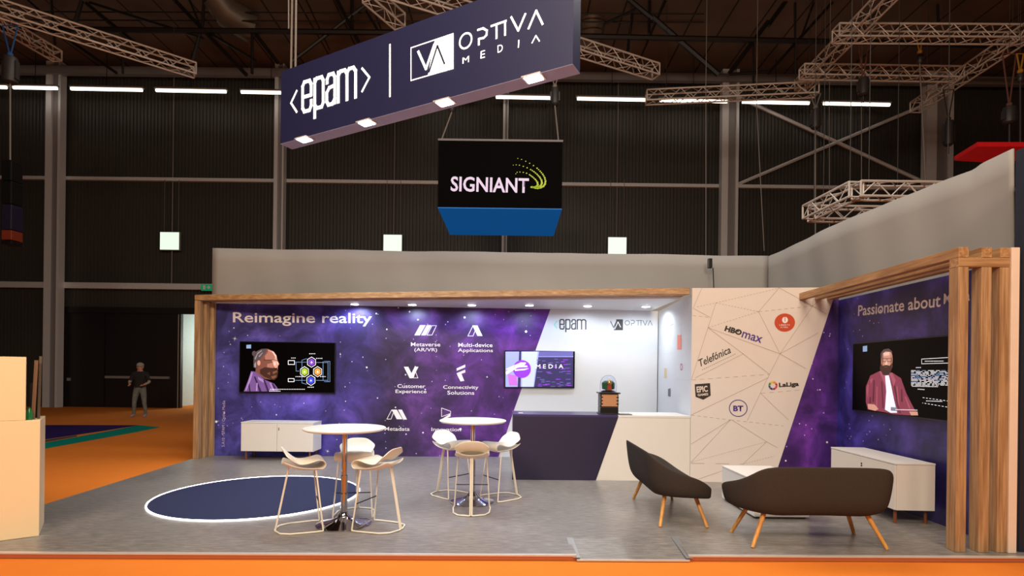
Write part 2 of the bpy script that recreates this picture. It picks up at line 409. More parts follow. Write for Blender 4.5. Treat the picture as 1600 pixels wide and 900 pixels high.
# LED tube row
segs=[(-40,10),(21,89),(111,222),(244,353),(377,470),(640,745),(775,862),(902,1010),(1031,1136),(1160,1264),(1287,1390)]
names=['cut by the left edge of the picture','just right of the left chain hoist','second right of the left steel column','third from the left steel column','running behind the left end of the long sign','behind the middle of the long sign','behind the right end of the long sign','right of the grey chain hoist','left half of the pair crossing the lattice truss','right half of the pair crossing the lattice truss','last of the row at the right']
for (a,b),nm in zip(segs,names):
    YL=YW-1.2
    p=P(a,136.5+a*.0198,YL); q=P(b,136.5+b*.0198,YL)
    t=thing('tube_light',(p+q)/2,'long white glowing tube light, '+nm,'light','row of tube lights under the roof')
    at(t,MB().tube([p,q],.055,M_tube,8).build('tube'))
    at(t,MB().obox(p+Vector((-.05,-.05,.06)),(q-p)+Vector((.1,0,0)),(0,.12,0),(0,0,.06),M_steel).build('housing'))
    at(t,MB().tube([(p+q)/2+Vector((0,0,.1)),((p+q)/2).xy.to_3d()+Vector((0,0,HC-.02))],.012,M_dsteel,5).build('hanger'))
# light boxes on wires
for (a,b,c,e),nm in zip([(249,281,362,391),(598,629,366,394),(949,980,370,398)],['above the drape at the far left','partly behind the drape near the black cube','partly behind the drape right of the black cube']):
    YB=YW-.28; p=P(a,e,YB); q=P(b,c,YB)
    t=thing('exit_lightbox',((p.x+q.x)/2,YB,p.z),'square pale green glowing light box '+nm,'light box','square light boxes on the far wall')
    at(t,MB().box((p.x,YB,p.z),(q.x,YB+.12,q.z),M_steel).build('case',bevel=.02))
    at(t,MB().box((p.x+.03,YB-.012,p.z+.03),(q.x-.03,YB+.01,q.z-.03),M_exit).build('face'))
    for xx in (p.x+.12,q.x-.12):
        at(t,MB().tube([(xx,YB+.10,q.z-.02),(xx,YB+.10,P(a,278,YB).z-.04)],.012,M_lrope,5).build('wire'))
    xx=(p.x+q.x)/2
    o=MB().tube([(xx,YB+.16,HC-.02),(xx,YB+.16,P(a,447,YB).z)],.025,M_lrope,6).build('conduit')
    tag(o,'thin vertical conduit behind the light box '+nm,'conduit','vertical conduits')
t=thing('exit_sign',P(322,449,YW-.3),'small green exit sign at the left end of the drape','exit sign')
p=P(314,454,YW-.3); q=P(331,444.5,YW-.3); at(t,MB().box((p.x,YW-.3,p.z),(q.x,YW-.22,q.z),M_green).build('case'))
pe=Plane((-20,YW-.302),(0,YW-.302)); b=MB(); b.flat(pe,[(317,446),(321,446),(321,452),(317,452)],M_text); b.flat(pe,[(323,449),(326,446),(329,449),(326,452)],M_text); at(t,b.build('pictogram'))

# roof truss
YT=17.6
t=thing('roof_truss',P(800,50,YT),'dark steel roof truss with crossing diagonals under the brown ceiling','truss')
for x0,y0,x1,y1 in ((-80,44,640,51),(880,56,1700,74)):
    at(t,MB().tube([P(x0,y0,YT),P(x1,y1,YT)],.085,M_dsteel,6).build('chord'))
for yy in (18,31):
    at(t,MB().tube([P(-80,yy,YT+.4),P(1100,yy+4,YT+.4)],.025,M_dsteel,5).build('tie_rod'))
mem=[(270,0,385,117,8),(295,0,316,48,4),(319,0,316,45,5),(316,45,300,97,6),(320,50,400,95,5),(140,7,318,60,5),(135,8,230,82,6),(100,60,182,114,6),(128,4,118,34,7),(80,0,86,70,4),(192,88,192,115,4),(394,57,394,115,5),
(477,0,515,78,3),(525,0,560,65,8),(550,0,550,50,6),(572,10,455,97,6),(572,20,595,55,5),(400,57,434,98,8),(40,0,64,18,4),
(975,-4,1020,30,9),(1020,30,1122,116,10),(1015,0,1014,52,6),(1042,0,1000,92,4),(995,17,945,37,5),(988,25,980,85,6),(1200,37,1140,114,9),(1177,70,1177,136,4),(1235,-5,1200,40,9),(1242,0,1243,115,4),(1274,0,1250,64,4),(1310,-4,1200,115,6),(1465,0,1466,40,4),(1200,115,1140,116,5)]
for a,b,c,e,wd in mem:
    at(t,MB().tube([P(a,b-3,YT+.1),P(c,e,YT+.1)],wd/2/F*YT*.85,M_dsteel,6).build('diagonal'))
struct(MB().box((-26,YW-.6,P(400,118,YW-.6).z),(26,YW-.4,P(400,106,YW-.6).z),M_steel).build('trim_4'))
# ducts
M_duct=mat('duct_metal',(110,100,92),.45,.3)
for pts,r,nm in (([P(925,-8,18.5),P(925,45,18.9),P(918,64,19.3)],.42,'grey round air duct right of the hanging sign'),([P(338,-6,17.8),P(356,20,18.1),P(395,44,18.6)],.5,'dim round air duct at the top left of the hanging sign')):
    tag(MB().tube(pts,r,M_duct,20).build('air_duct',smooth=True),nm,'duct')

# ------------------------------------------------------------------ lattice trusses
def truss(p,q,s,label,up=Vector((0,0,1)),r=.024,group='aluminium lattice trusses'):
    p=Vector(p); q=Vector(q); d=(q-p); L=d.length; d/=L
    side=d.cross(up).normalized(); u=side.cross(d).normalized()
    t=thing('lattice_truss',p,label,'truss',group)
    cs=[(side*i+u*j)*s/2 for i,j in ((-1,-1),(1,-1),(1,1),(-1,1))]
    for c in cs: at(t,MB().tube([p+c,q+c],r,M_alu,6).build('chord'))
    b=MB(); n=max(2,int(L/s)); 
    for k in range(n):
        for f in range(4):
            a0,a1=cs[f],cs[(f+1)%4]
            x0=p+d*L*k/n; x1=p+d*L*(k+1)/n
            if k%2: b.tube([x0+a1,x1+a0],r*.5,M_alu,4)
            else: b.tube([x0+a0,x1+a1],r*.5,M_alu,4)
    at(t,b.build('lattice'))
    for x in (p,q):
        b=MB()
        for f in range(4): b.tube([x+cs[f],x+cs[(f+1)%4]],r*.8,M_alu,5)
        at(t,b.build('end_frame'))
    for f in (.12,.88):
        w_=p+d*L*f; at(t,MB().tube([w_+u*s/2,(w_.x,w_.y,HC-.02)],.008,M_rope,4).build('suspension_wire'))
    return t
HT=9.7+.15
truss(G(-30,4,HT),G(305,110,HT),.30,'long lattice truss slanting down at the top left')
truss(G(-30,16,HT+.2),G(90,88,HT+.2),.26,'short lattice truss behind the long one at the top left')
truss(G(575,-10,HT),G(625,34,HT),.30,'steep short lattice truss above the middle of the long sign')
truss(G(600,-22,HT),G(1025,112,HT),.30,'lattice truss passing behind the long sign and ending right of it')
truss(G(1010,152,HT-.2),G(1276,140,HT-.2),.30,'level lattice truss crossing the tube lights right of the sign')
truss(G(1306,52,HT),G(1620,54,HT),.30,'upper level lattice truss at the top right')
truss(G(1253,112,HT),G(1500,116,HT),.28,'lower level lattice truss at the top right')
truss(G(1410,-30,HT+.2),G(1250,134,HT+.2),.30,'lattice truss slanting down left from the top edge at the right')
truss(G(1620,40,HT-.1),G(1430,168,HT-.1),.30,'lattice truss slanting down left from the right edge')
HL=5.15
truss(G(1264,332,HL),G(1338,296,HL),.28,'slanting lattice truss of the low frame above the side drape')
truss(G(1338,298,HL),G(1500,300,HL),.28,'rear lattice truss of the low frame above the side drape')
truss(G(1268,334,HL),G(1420,336,HL),.28,'front lattice truss of the low frame above the side drape')

# ------------------------------------------------------------------ hoists and cables
M_blue=mat('blue_strap',(30,80,140),.6); M_yel=mat('yellow_strap',(170,120,30),.6); M_red=mat('red_strap',(104,66,58),.6)
def hoist(px,y_top,y0,y1,wpx,y_bot,depth,label,strap=M_blue,chain=M_rope,pxb=None):
    p0=P(px,y0,depth); p1=P(px,y1,depth); r=wpx/2/F*depth
    t=thing('chain_hoist',p1,label,'hoist','chain hoists under the trusses')
    b=MB(); b.lathe([(r*.55,0),(r*.95,.04),(r,.12),(r,p0.z-p1.z-.12),(r*.9,p0.z-p1.z-.03),(r*.4,p0.z-p1.z)],M_hoist,p1,12); b.box((p1.x-r*1.15,p1.y-.05,p1.z+.1),(p1.x+r*1.15,p1.y+.05,p0.z-.12),M_hoist)
    at(t,b.build('body',smooth=True))
    top=P(px,y_top,depth); b=MB(); h=r*1.2
    b.tube([top,(top.x,top.y,HC-.02)],.006,M_rope,4); b.tube([top+Vector((-h,0,0)),top+Vector((h,0,0))],.012,strap,4)
    b.tube([p0,top+Vector((-h,0,0))],.016,strap,5); b.tube([p0,top+Vector((h,0,0))],.016,strap,5); b.ball(p0+Vector((0,0,.04)),.06,strap,8,6)
    at(t,b.build('strap'))
    e=P(pxb if pxb else px,y_bot,depth)
    at(t,MB().tube([p1,e],.018,chain,5).build('chain'))
    return t
hoist(16,40,88,131,20,252,12.6,'black chain hoist hanging from blue straps at the left edge',M_blue,M_lrope)
hoist(867,108,137,165,13,224,13.4,'grey chain hoist between the long sign and the black cube',M_lrope,M_lrope,pxb=873)
hoist(706,140,160,175,11,218,13.4,'small chain hoist under the long sign above the black cube',M_lrope,M_lrope,pxb=690)
hoist(1274,146,170,202,14,392,14.5,'grey chain hoist left in the row at the right',M_lrope,M_lrope)
hoist(1349,58,121,150,16,160,14.0,'dark square chain hoist under the upper level truss',M_red,M_rope)
hoist(1437,56,84,100,9,285,14.0,'small yellow chain hook with a long pale cable',M_yel,M_lrope,pxb=1446)
hoist(1482,140,188,228,14,240,15,'black chain hoist in front of the dark right column',M_rope,M_rope)
hoist(1577,84,166,194,18,232,12.5,'black chain hoist with an orange collar near the red sign',M_red,M_rope)
hoist(1594,84,114,128,9,225,12.4,'small orange chain hook at the right edge',M_yel,M_rope)
for px,ya,yb,dep,nm in ((1296,150,355,15,'thin pale cable right of the grey chain hoist'),(1346,160,290,14.5,'thin dark cable holding the low truss frame'),(1103,128,400,14,'thin cable dropping to the clamp on the back drape'),(451,0,45,7.6,'thin cable above the left end of the long sign'),(1182,160,392,14,'thin pale cable with a yellow sleeve')):
    px2 = px+12 if px in (1182,) else px
    tp_=P(px,ya,dep); tag(MB().tube([(tp_.x,tp_.y,HC-.02),tp_,P(px2,yb,dep)],.010,M_lrope,5).build('cable'),nm,'cable')
# dark column hanging at left edge
t=thing('hanging_speaker',P(16,382,12.6),'narrow dark hanging column with an orange lower end at the left edge','speaker')
M_dkb=mat('dark_blue_case',(28,20,48),.5); M_dor=mat('dim_orange',(120,44,20),.5)
for y0,y1,m,nm in ((252,284,M_black,'rigging_frame'),(285,320,M_black,'upper_box'),(321,360,M_dkb,'middle_box'),(361,376,M_dor,'orange_band'),(377,383,M_black,'foot')):
    p=P(8,y1,12.6); q=P(24,y0,12.6)
    at(t,MB().box((p.x,12.5,p.z),(q.x,12.8,q.z),m).build(nm,bevel=.015))
# red thing
a=[P(1527,229,12),P(1560,218,12),P(1640,216,12),P(1640,229,12)]
tag(MB().prism([a[0],a[3],a[3]+Vector((0,1,.0)),a[1]+Vector((0,1.2,0)),],(0,0,.10),mat('red_sign',(200,20,24),.5,emit=.15)).build('red_sign'),'flat red hanging sign cut off by the right edge','sign')

# ------------------------------------------------------------------ neighbouring cube sign
YC=13.2
ax=P(684,325,YC); bx=P(877,331,YC+.15); zt=P(684,218,YC).z; zb=ax.z
t=thing('cube_sign',((ax.x+bx.x)/2,YC+1.4,zb),'black hanging cube sign with a blue underside brightened by added glow','sign')
M_cube=mat('cube_fabric',(7,6,6),.9,spec=.05); M_cblue=mat('blue_underside',(0,92,165),.6,emit=.45)  # emission on the blue print stands in for light falling on it
at(t,MB().box((ax.x,YC,zb+.02),(bx.x,YC+2.6,zt),M_cube).build('body'))
at(t,MB().box((ax.x,YC,zb),(bx.x,YC+2.6,zb+.02),M_cblue).build('underside'))
e=MB()
for z in (zt,):
    e.tube([(ax.x,YC,z),(bx.x,YC,z),(bx.x,YC+2.6,z),(ax.x,YC+2.6,z)],.025,M_steel,5,closed=True)
at(t,e.build('top_frame'))
pc=Plane((ax.x,YC-.002),(bx.x,YC-.002))
M_lil=mat('lilac_letters',(190,176,204),.5,emit=.5); M_lime=mat('lime_dots',(150,165,20),.5,emit=.5)  # letters and dots likewise carry their light as emission
text(pc,'SIGNIANT',(704,299),(826,302),23.5,M_lil,t,bold=.02)
b=MB()
def k2(x,y): return (670+x/5,200+y/5)
for arc in ([(695,238),(725,246),(757,260),(788,276),(818,294),(846,314),(870,338),(890,362),(905,388),(912,415),(908,438),(895,456),(874,466),(850,470)],[(660,290),(683,288),(708,291),(738,300),(768,311),(796,325),(822,342),(846,362),(866,384),(880,408),(884,430),(876,450),(858,462),(835,468)],[(680,358),(690,346),(712,344),(738,347),(764,354),(788,366),(810,382),(832,402),(848,424),(852,444),(840,458),(822,464),(804,462)]):
    n_=len(arc)
    for i,q_ in enumerate(arc):
        b.disc(pc,k2(*q_),.7+1.5*i/n_,.6+1.1*i/n_,M_lime,.003,8)
        if i>4 and i<n_-1:
            q2=((q_[0]+arc[i+1][0])/2,(q_[1]+arc[i+1][1])/2); b.disc(pc,k2(*q2),.7+1.4*i/n_,.6+1.0*i/n_,M_lime,.003,8)
at(t,b.build('logo_dots'))

# ------------------------------------------------------------------ long hanging sign
pa=Plane((-3.24,7.52),(.575,5.48)); ZB=4.7; SH=1.0; TH=.2
mid=pa.pt(pa.L/2,ZB,-TH/2)
t=thing('hanging_sign',mid,'long navy hanging sign with glowing white lettering and lamps underneath','sign')
def plobox(pl,u0,u1,v0,v1,n0,n1,m): return MB().obox(pl.pt(u0,v0,n0),pl.U*(u1-u0),pl.N*(n1-n0),Vector((0,0,v1-v0)),m)
at(t,plobox(pa,0,pa.L,ZB+.004,ZB+SH,-TH,0,M_sign).build('body'))
at(t,plobox(pa,0,pa.L,ZB,ZB+.004,-TH,0,mat('sign_underside',(150,150,190),.5)).build('underside'))  # lighter bluish tone puts the cool light's reflection into the colour
at(t,condensed(pa,(472.5,175.5),(556.5,152),46,47.5,5.6,M_glow).build('lettering'))
b=MB(); b.stroke(pa,[(464,142),(455,161),(464,175)],3.4,M_glow,.004); b.stroke(pa,[(566,107),(577.5,121),(566,143)],3.4,M_glow,.004)
b.stroke(pa,[(609.5,70),(609.5,151)],2.8,M_glow,.004)
at(t,b.build('symbol'))
b=MB(); b.stroke(pa,[(642.5,75),(708,53),(708,107),(642.5,126)],1.6,M_glow,.004,closed=True)
b.flat(pa,[(680,62),(709,52),(709,108),(669,118)],M_glow,.005)
b.stroke(pa,[(654,81),(666,108),(679,70)],4.0,M_glow,.006)
b.stroke(pa,[(671,113),(684,72),(695,100)],3.2,M_sign,.008)
at(t,b.build('emblem'))
b=MB()
b.disc(pa,(727.8,64),10.5,13,M_glow,.004,30,ring=.78)
b.stroke(pa,[(747,47),(755,44.5),(761,48),(760.5,55),(756,59.5),(748.5,61),(748.5,70)],3.2,M_glow,.004)
b.stroke(pa,[(768,41),(791,33)],3.2,M_glow,.004); b.stroke(pa,[(776,39),(776,60)],3.2,M_glow,.004); b.stroke(pa,[(789.5,34),(789.5,55)],3.2,M_glow,.004)
b.stroke(pa,[(799,27),(810,48),(821,22)],3.2,M_glow,.004); b.stroke(pa,[(826,45),(838,17),(848,38)],3.2,M_glow,.004)
at(t,b.build('lettering'))
for ch,l,r,h in (('M',(723,100),(733,97),9.5),('E',(751,92),(758,90),11.5),('D',(778,83),(786,80),11.5),('I',(809.3,75),(811,74.6),12)):
    text(pa,ch,l,r,h,M_glow,t)
b=MB(); b.stroke(pa,[(831.5,67.5),(837.5,56),(843,64.5)],1.8,M_glow,.004); at(t,b.build('lettering'))
for xx,yy in ((476,217),(573,191),(695,159),(834,121)):
    dd=ray(xx,yy); k=(ZB-EYE)/dd.z; q=Vector((dd.x*k,dd.y*k,ZB))
    b=MB(); b.obox(q-pa.U*.085-pa.N*.06-Vector((0,0,.02)),pa.U*.17,pa.N*.12,(0,0,.02),M_lampg)
    fr=at(t,plobox(pa,(q-pa.A).dot(pa.U)-.11,(q-pa.A).dot(pa.U)+.11,ZB-.012,ZB,(q-pa.A).dot(pa.N)-.08,(q-pa.A).dot(pa.N)+.08,M_alu).build('lamp_frame'))
    at(t,b.build('lamp_lens'))
    lamp('sign_spot','SPOT',q-Vector((0,0,.05)),q+Vector((0,1.2,-4.7)),170,COOL,.05,spot=105,blend=.8)
for uu,px0 in ((.12,451),(pa.L-.3,0)):
    q=pa.pt(uu,ZB+SH,-.1)
    b=MB(); b.tube([q+Vector((-.03,0,0)),q+Vector((-.02,0,3.2))],.014,M_lrope,5); b.tube([q+Vector((.03,0,0)),q+Vector((.02,0,3.2))],.014,M_lrope,5)
    at(t,b.build('suspension_strap'))

# ------------------------------------------------------------------ stand platform
FL0=G(0,863); FL1=G(1600,870); sl=(FL1.y-FL0.y)/(FL1.x-FL0.x)
def fy(x): return FL0.y+sl*(x-FL0.x)
bl=G(303,716); ml=G(63,790); dirl=(bl-ml).normalized()
def leftx(y): return ml.x+(bl.x-ml.x)*(y-ml.y)/(bl.y-ml.y)
r0=G(890,841); r1=G(1053,840)
fa=G(901,868); fb=G(1077,869)
outline=[(leftx(fy(-5.3)),fy(-5.3)),(fa.x,fy(fa.x)),(r0.x,r0.y),(r1.x,r1.y),(fb.x,fy(fb.x)),(5.2,fy(5.2)),(5.2,10.5),(leftx(10.5),10.5)]
st=struct(MB().prism([(x,y,HF) for x,y in outline],(0,0,-HF),M_vinyl).build('floor'))
b=MB()
ed=[(leftx(fy(-5.3)),fy(-5.3)),(fa.x,fy(fa.x))]; ed2=[(fb.x,fy(fb.x)),(5.2,fy(5.2))]
for (x0,y0),(x1,y1) in (ed,ed2): b.obox((x0,y0-.012,HF+.005),(x1-x0,y1-y0,0),(0,.012,0),(0,0,-HF-.012),mat('riser_carpet',(168,92,52),.9))
struct(b.build('trim_5'))
M_edge=mat('edge_strip',(206,202,200),.35,.3)
b=MB()
for (x0,y0),(x1,y1) in (ed,ed2): b.obox((x0,y0-.016,-.010),(x1-x0,y1-y0,0),(0,.034,0),(0,0,.013),M_edge)
struct(b.build('trim_6'))
t=thing('ramp',((fa.x+fb.x)/2,fy(0),HF),'shallow grey entrance ramp set into the front edge of the platform','ramp')
zf=-.030; fya=fy(fa.x)-.03; fyb=fy(fb.x)-.03
pts=[(fa.x,fya,zf),(fb.x,fyb,zf),(r1.x,r1.y,0),(r0.x,r0.y,0)]
b=MB(); b.add([Vector(p) for p in pts]+[Vector((p[0],p[1],HF+.002)) for p in pts],[(0,1,2,3),(4,7,6,5),(0,4,5,1),(1,5,6,2),(2,6,7,3),(3,7,4,0)],M_vinyl); at(t,b.build('ramp_surface'))
for p,q in ((pts[0],pts[3]),(pts[1],pts[2])):
    p=Vector(p)+Vector((0,0,.012)); q=Vector(q)+Vector((0,0,.004)); at(t,MB().obox(p+Vector((-.03,0,0)),q-p,(.06,0,0),(0,0,.004),mat('ramp_strip',(150,150,154),.35,.4)).build('edge_strip'))
at(t,MB().obox(Vector(pts[0])-Vector((0,.012,.012)),Vector(pts[1])-Vector(pts[0]),(0,.02,0),(0,0,.014),M_edge).build('edge_strip'))

# floor colour shapes in the hall
def fpoly(px,m,name,label,z):
    tag(MB().prism([G(x,y,HF+z) for x,y in px],(0,0,.003),m).build(name),label,'carpet')
fpoly([(20,664),(217,664.5),(150,675),(20,694)],M_purplec,'purple_carpet','purple carpet wedge on the orange hall floor',.001)
fpoly([(20,695),(120,680),(120,682),(20,700)],M_gcarp,'grey_carpet','narrow grey carpet strip beside the purple wedge',.002)
fpoly([(20,701),(165,674.6),(217,664.5),(250,667.5),(213,675),(20,710)],M_teal,'teal_carpet','teal carpet stripe on the orange hall floor',.003)

# LED disc
c=Vector((-3.16,6.876,0)); R=1.2
t=thing('light_ring_floor_disc',c,'round navy floor disc outlined by a glowing white ring','floor disc')
at(t,MB().lathe([(0,.001),(R-.007,.001),(R-.007,.006),(0,.006)],M_disc,c,72).build('disc'))
b=MB(); n=96
vs=[];fs=[]
for k in range(n):
    a=2*pi*k/n
    for r_,z_ in ((R-.006,.001),(R-.006,.009),(R+.009,.009),(R+.009,.001)): vs.append((c.x+r_*cos(a),c.y+r_*sin(a),z_))
for k in range(n):
    j=(k+1)%n
    for q in range(4): fs.append((k*4+q,k*4+(q+1)%4,j*4+(q+1)%4,j*4+q))
b.add(vs,fs,M_led); at(t,b.build('light_ring'))

# ------------------------------------------------------------------ drapes
da=P(333,388,10.62); dz=da.z; db=G(1200,400,dz)
def drape(A,B,tops,zb,name,label,seed):
    pl=Plane(A,B); random.seed(seed); n=90; m=16; b=MB(); vs=[]; fs=[]
    for i in range(n+1):
        u=pl.L*i/n
        zt=tops(u)
        for j in range(m+1):
            v=zb+(zt-zb)*j/m
            vs.append(pl.pt(u,v,.018*sin(u*2.1+v*.7)+.008*sin(u*7.3+v*1.9)))
    for i in range(n):
        for j in range(m):
            a=i*(m+1)+j; fs.append((a,a+m+1,a+m+2,a+1))
    b.add(vs,fs,M_drape); o=b.build(name,smooth=80)
    s=o.modifiers.new('thick','SOLIDIFY'); s.thickness=.02; s.offset=0
    return tag(o,label,'drape')
drape((da.x,da.y),(db.x,db.y),lambda u: dz+.004*sin(u*3),HF,'fabric_drape','long grey fabric drape stretched behind the stand back wall',3)
s0=G(1587,231,dz); 
pts8=[(1210,397),(1297,355),(1450,291),(1522,265),(1535,255),(1590,231)]
psd=Plane((db.x+.02,db.y),(s0.x,s0.y)); tp=[psd.uv(*q) for q in pts8]
def tops(u):
    if u<=tp[0][0]: return tp[0][1]
    for (u0,v0),(u1,v1) in zip(tp[:-1],tp[1:]):
        if u<=u1: return v0+(v1-v0)*(u-u0)/(u1-u0)
    return tp[-1][1]
drape((db.x+.02,db.y),(s0.x,s0.y),tops,HF,'fabric_drape','grey fabric drape running forward along the right side',5)
b=MB(); a=G(1589,866)
tag(MB().box((4.66,4.98,HF),(5.9,5.06,P(1590,232,5).z),mat('night_blue_panel',(24,30,46),.6)).build('side_panel'),'dark blue panel edge at the far right of the picture','panel')
# clamp on drape
q=P(1110,412,10.45); b=MB(); b.box((q.x-.05,q.y-.03,q.z-.09),(q.x+.03,q.y+.03,q.z+.1),M_black); 
t=thing('cable_clamp',q,'black clamp with a hanging cord on the back drape','clamp')
at(t,b.build('clamp',bevel=.01)); at(t,MB().tube([q+Vector((.05,0,-.08)),q+Vector((.08,0,-.7))],.01,M_black,5).build('cord'))

# ------------------------------------------------------------------ stand walls
wl=G(333,712); wr=G(700,713.5); k=(wr.y-wl.y)/(wr.x-wl.x)
WB0=Vector((wl.x,wl.y,0)); yR=wl.y+k*(2.75-wl.x); WB1=Vector((2.75,yR,0))
pb=Plane(WB0[:2],WB1[:2]); ZC=2.77
wall=struct(plobox(pb,0,pb.L,0,ZC,-.12,0,M_wallw).build('wall_back'))
M_space1=space_mat('space_print_left',[(0,(82,82,168)),(.26,(84,76,174)),(.40,(72,60,140)),(.50,(58,42,84)),(.66,(84,48,116)),(.82,(98,44,140)),(1,(102,36,146))],None,tuple(WB0),tuple(pb.U),pb.uv(860,500)[0])
b=MB(); b.poly([pb.pt(0,0,.002),pb.pt(pb.uv(779,713)[0],0,.002),pb.pt(*pb.uv(803,641),.002),pb.pt(pb.uv(860,478)[0],ZC-.001,.002),pb.pt(0,ZC-.001,.002)],M_space1)
at(wall,b.build('printed_graphic'))
text(pb,'Reimagine reality',(364,508.8),(581,510),21,M_text,wall,bold=.012)
def t2(s,l,r,y,h): text(pb,s,(l,y),(r,y+.4),h,M_text,wall,bold=.006)
t2('Metaverse',642,688,541,6.2); t2('(AR/VR)',647.5,683,550.5,7)
t2('Multi-device',716,769.5,542,6.2); t2('Applications',715.5,770,551.5,7)
t2('Customer',621,664.5,606,5.8); t2('Experience',618,666.5,615.7,7)
t2('Connectivity',692.5,747.5,609.2,7.2); t2('Solutions',699,741,616.4,5.9)
t2('Metadata',601,640,672.8,5.8); t2('Innovation',674,720,673.5,5.6)
text(pb,'epam.com - Optiva Media',(350,698),(350.2,627),-5,M_text,wall) if False else None
b=MB()
def para(x0,x1,y0,y1,w,sk): return [(x0,y1),(x0+w,y1),(x0+w+sk,y0),(x0+sk,y0)]
b.flat(pb,[(647.5,524),(656,524),(665,508),(656.5,508)],M_text,.004); b.flat(pb,[(658,524),(665,524),(674,508),(667,508)],M_text,.004)
b.stroke(pb,[(667,523.5),(675,523.5),(682,508.8),(675,508.8)],.9,M_text,.004,closed=True)
b.flat(pb,[(738,508.5),(746,508.5),(754,525),(746,525)],M_text,.004); b.stroke(pb,[(731,525),(739,509),(744,513),(739,525)],.9,M_text,.004,closed=True)
b.flat(pb,[(631,573),(638,573),(643,583),(648,573),(654,573),(645,591),(640,591)],M_text,.004); b.stroke(pb,[(649,580),(653,590.5),(646,590.5)],.9,M_text,.004,closed=True)
b.flat(pb,[(713.5,575.5),(727,569.5),(727,574),(713.5,579.5)],M_text,.004); b.flat(pb,[(713.5,583),(727,577.5),(727,582),(721,584),(725.5,595),(719.5,596),(714.5,586)],M_text,.004)
b.flat(pb,[(612,640),(620,640),(629,655),(620,655)],M_text,.004); b.flat(pb,[(622,640),(628,640),(636,655.5),(630,655.5)],M_text,.004); b.stroke(pb,[(604.5,654.8),(612,640.5),(615,644),(611,654.8)],.9,M_text,.004,closed=True)
b.stroke(pb,[(690,637.5),(704,642.5),(704,646),(690,651)],.9,M_text,.004,closed=True); b.flat(pb,[(690,655),(704,646),(704,650.5),(697,654),(690,660)],M_text,.004)
at(wall,b.build('icon'))
M_st=mat('star_print',(236,230,250),.5)
b=MB()
for x,y,r in ((367,529,5),(512,705,4),(640,487,2.5),(761,589,2)):
    for dx,dy in ((1,.12),(.12,-1),(.75,.7),(.7,-.75)):
        k_=r if abs(dx*dy)<.2 else r*.6
        b.flat(pb,[(x-dx*k_,y-dy*k_),(x+dy*.28,y-dx*.28),(x+dx*k_,y+dy*k_),(x-dy*.28,y+dx*.28)],M_st,.003)
    b.disc(pb,(x,y),.9,.9,M_st,.0035,10)
for x,y,r in ((588,490,1.3),(726,496,1.8),(573,574,1.4),(532,554,1),(360,538,.8),(432,648,1.1),(540,627,.9),(622,706,1.2),(661,676,1.3),(475,630,.8),(550,565,.7),(567,558,.8),(603,700,.8),(387,524,.8)): b.disc(pb,(x,y),r,r,M_st,.0035,10)
at(wall,b.build('printed_stars'))
# small rotated writing at the left: letters placed up the wall
cu='www.epam.com  -  Optiva Media'
def vtext(pl,s,px,y0,y1,wpx,m,parent):
    c=bpy.data.curves.new('t','FONT'); c.body=s; c.resolution_u=2; o=bpy.data.objects.new('t',c); COL.objects.link(o)
    dg=bpy.context.evaluated_depsgraph_get(); dg.update(); me=bpy.data.meshes.new_from_object(o.evaluated_get(dg)); bpy.data.objects.remove(o)
    xs=[v.co.x for v in me.vertices]; ys=[v.co.y for v in me.vertices]; a=pl.uv(px,y0); b_=pl.uv(px,y1); ww=abs(pl.uv(px+wpx,y0)[0]-a[0])
    for v in me.vertices:
        x=(v.co.x-min(xs))/(max(xs)-min(xs)); y=(v.co.y-min(ys))/(max(ys)-min(ys))
        v.co=pl.pt(a[0]-ww*y,a[1]+(b_[1]-a[1])*x,.004)
    me.materials.clear(); me.materials.append(m); oo=bpy.data.objects.new('lettering',me); COL.objects.link(oo); at(parent,oo)
vtext(pb,'5.A10 - EPAM / Optiva Media',352.5,698,626,6,mat('faint_vinyl',(190,176,220),.5),wall)
# logo on the white part
M_teall=mat('teal_vinyl',(120,214,200),.5); M_palev=mat('pale_vinyl',(196,200,204),.5); M_greyv=mat('grey_vinyl_letters',(92,96,104),.5)
at(wall,condensed(pb,(874.5,514),(915.5,514.3),14.6,14.6,2.1,mat('graphite_vinyl',(62,64,72),.5)).build('lettering'))
b=MB(); b.stroke(pb,[(870,502),(866,507.5),(870,513)],1.6,M_teall,.004); b.stroke(pb,[(920.5,502.5),(924.5,508),(920.5,513)],1.4,M_palev,.004); b.stroke(pb,[(937,497),(937,519)],.5,M_palev,.004)
b.stroke(pb,[(949,499),(973,499),(973,516),(949,516)],.4,M_palev,.004,closed=True); b.flat(pb,[(963,499),(973.3,499),(973.3,516),(959,516)],M_dark,.005)
b.stroke(pb,[(954,502),(958.5,512),(963,502)],1.4,M_greyv,.006); b.stroke(pb,[(960.5,514),(965.5,503),(969.5,511)],1.3,M_wallw,.007)
b.disc(pb,(980,504.5),4,4,M_greyv,.004,20,ring=.75)
b.stroke(pb,[(986,500.5),(990,500.5),(991.5,503),(990,505.5),(986.5,505.5),(986.5,508.5)],.9,M_greyv,.004)
b.stroke(pb,[(994,500.8),(1003,500.8)],.9,M_greyv,.004); b.stroke(pb,[(997,501),(997,508.5)],.9,M_greyv,.004); b.stroke(pb,[(1001.5,501),(1001.5,508.5)],.9,M_greyv,.004)
b.stroke(pb,[(1004.5,500.8),(1008,508.3),(1011,500.8)],.9,M_greyv,.004); b.stroke(pb,[(1012.5,508.3),(1015.7,500.8),(1019,508.3)],.9,M_greyv,.004)
at(wall,b.build('emblem'))
text(pb,'M E D I A',(978,516),(1018,516.3),3.2,M_palev,wall)

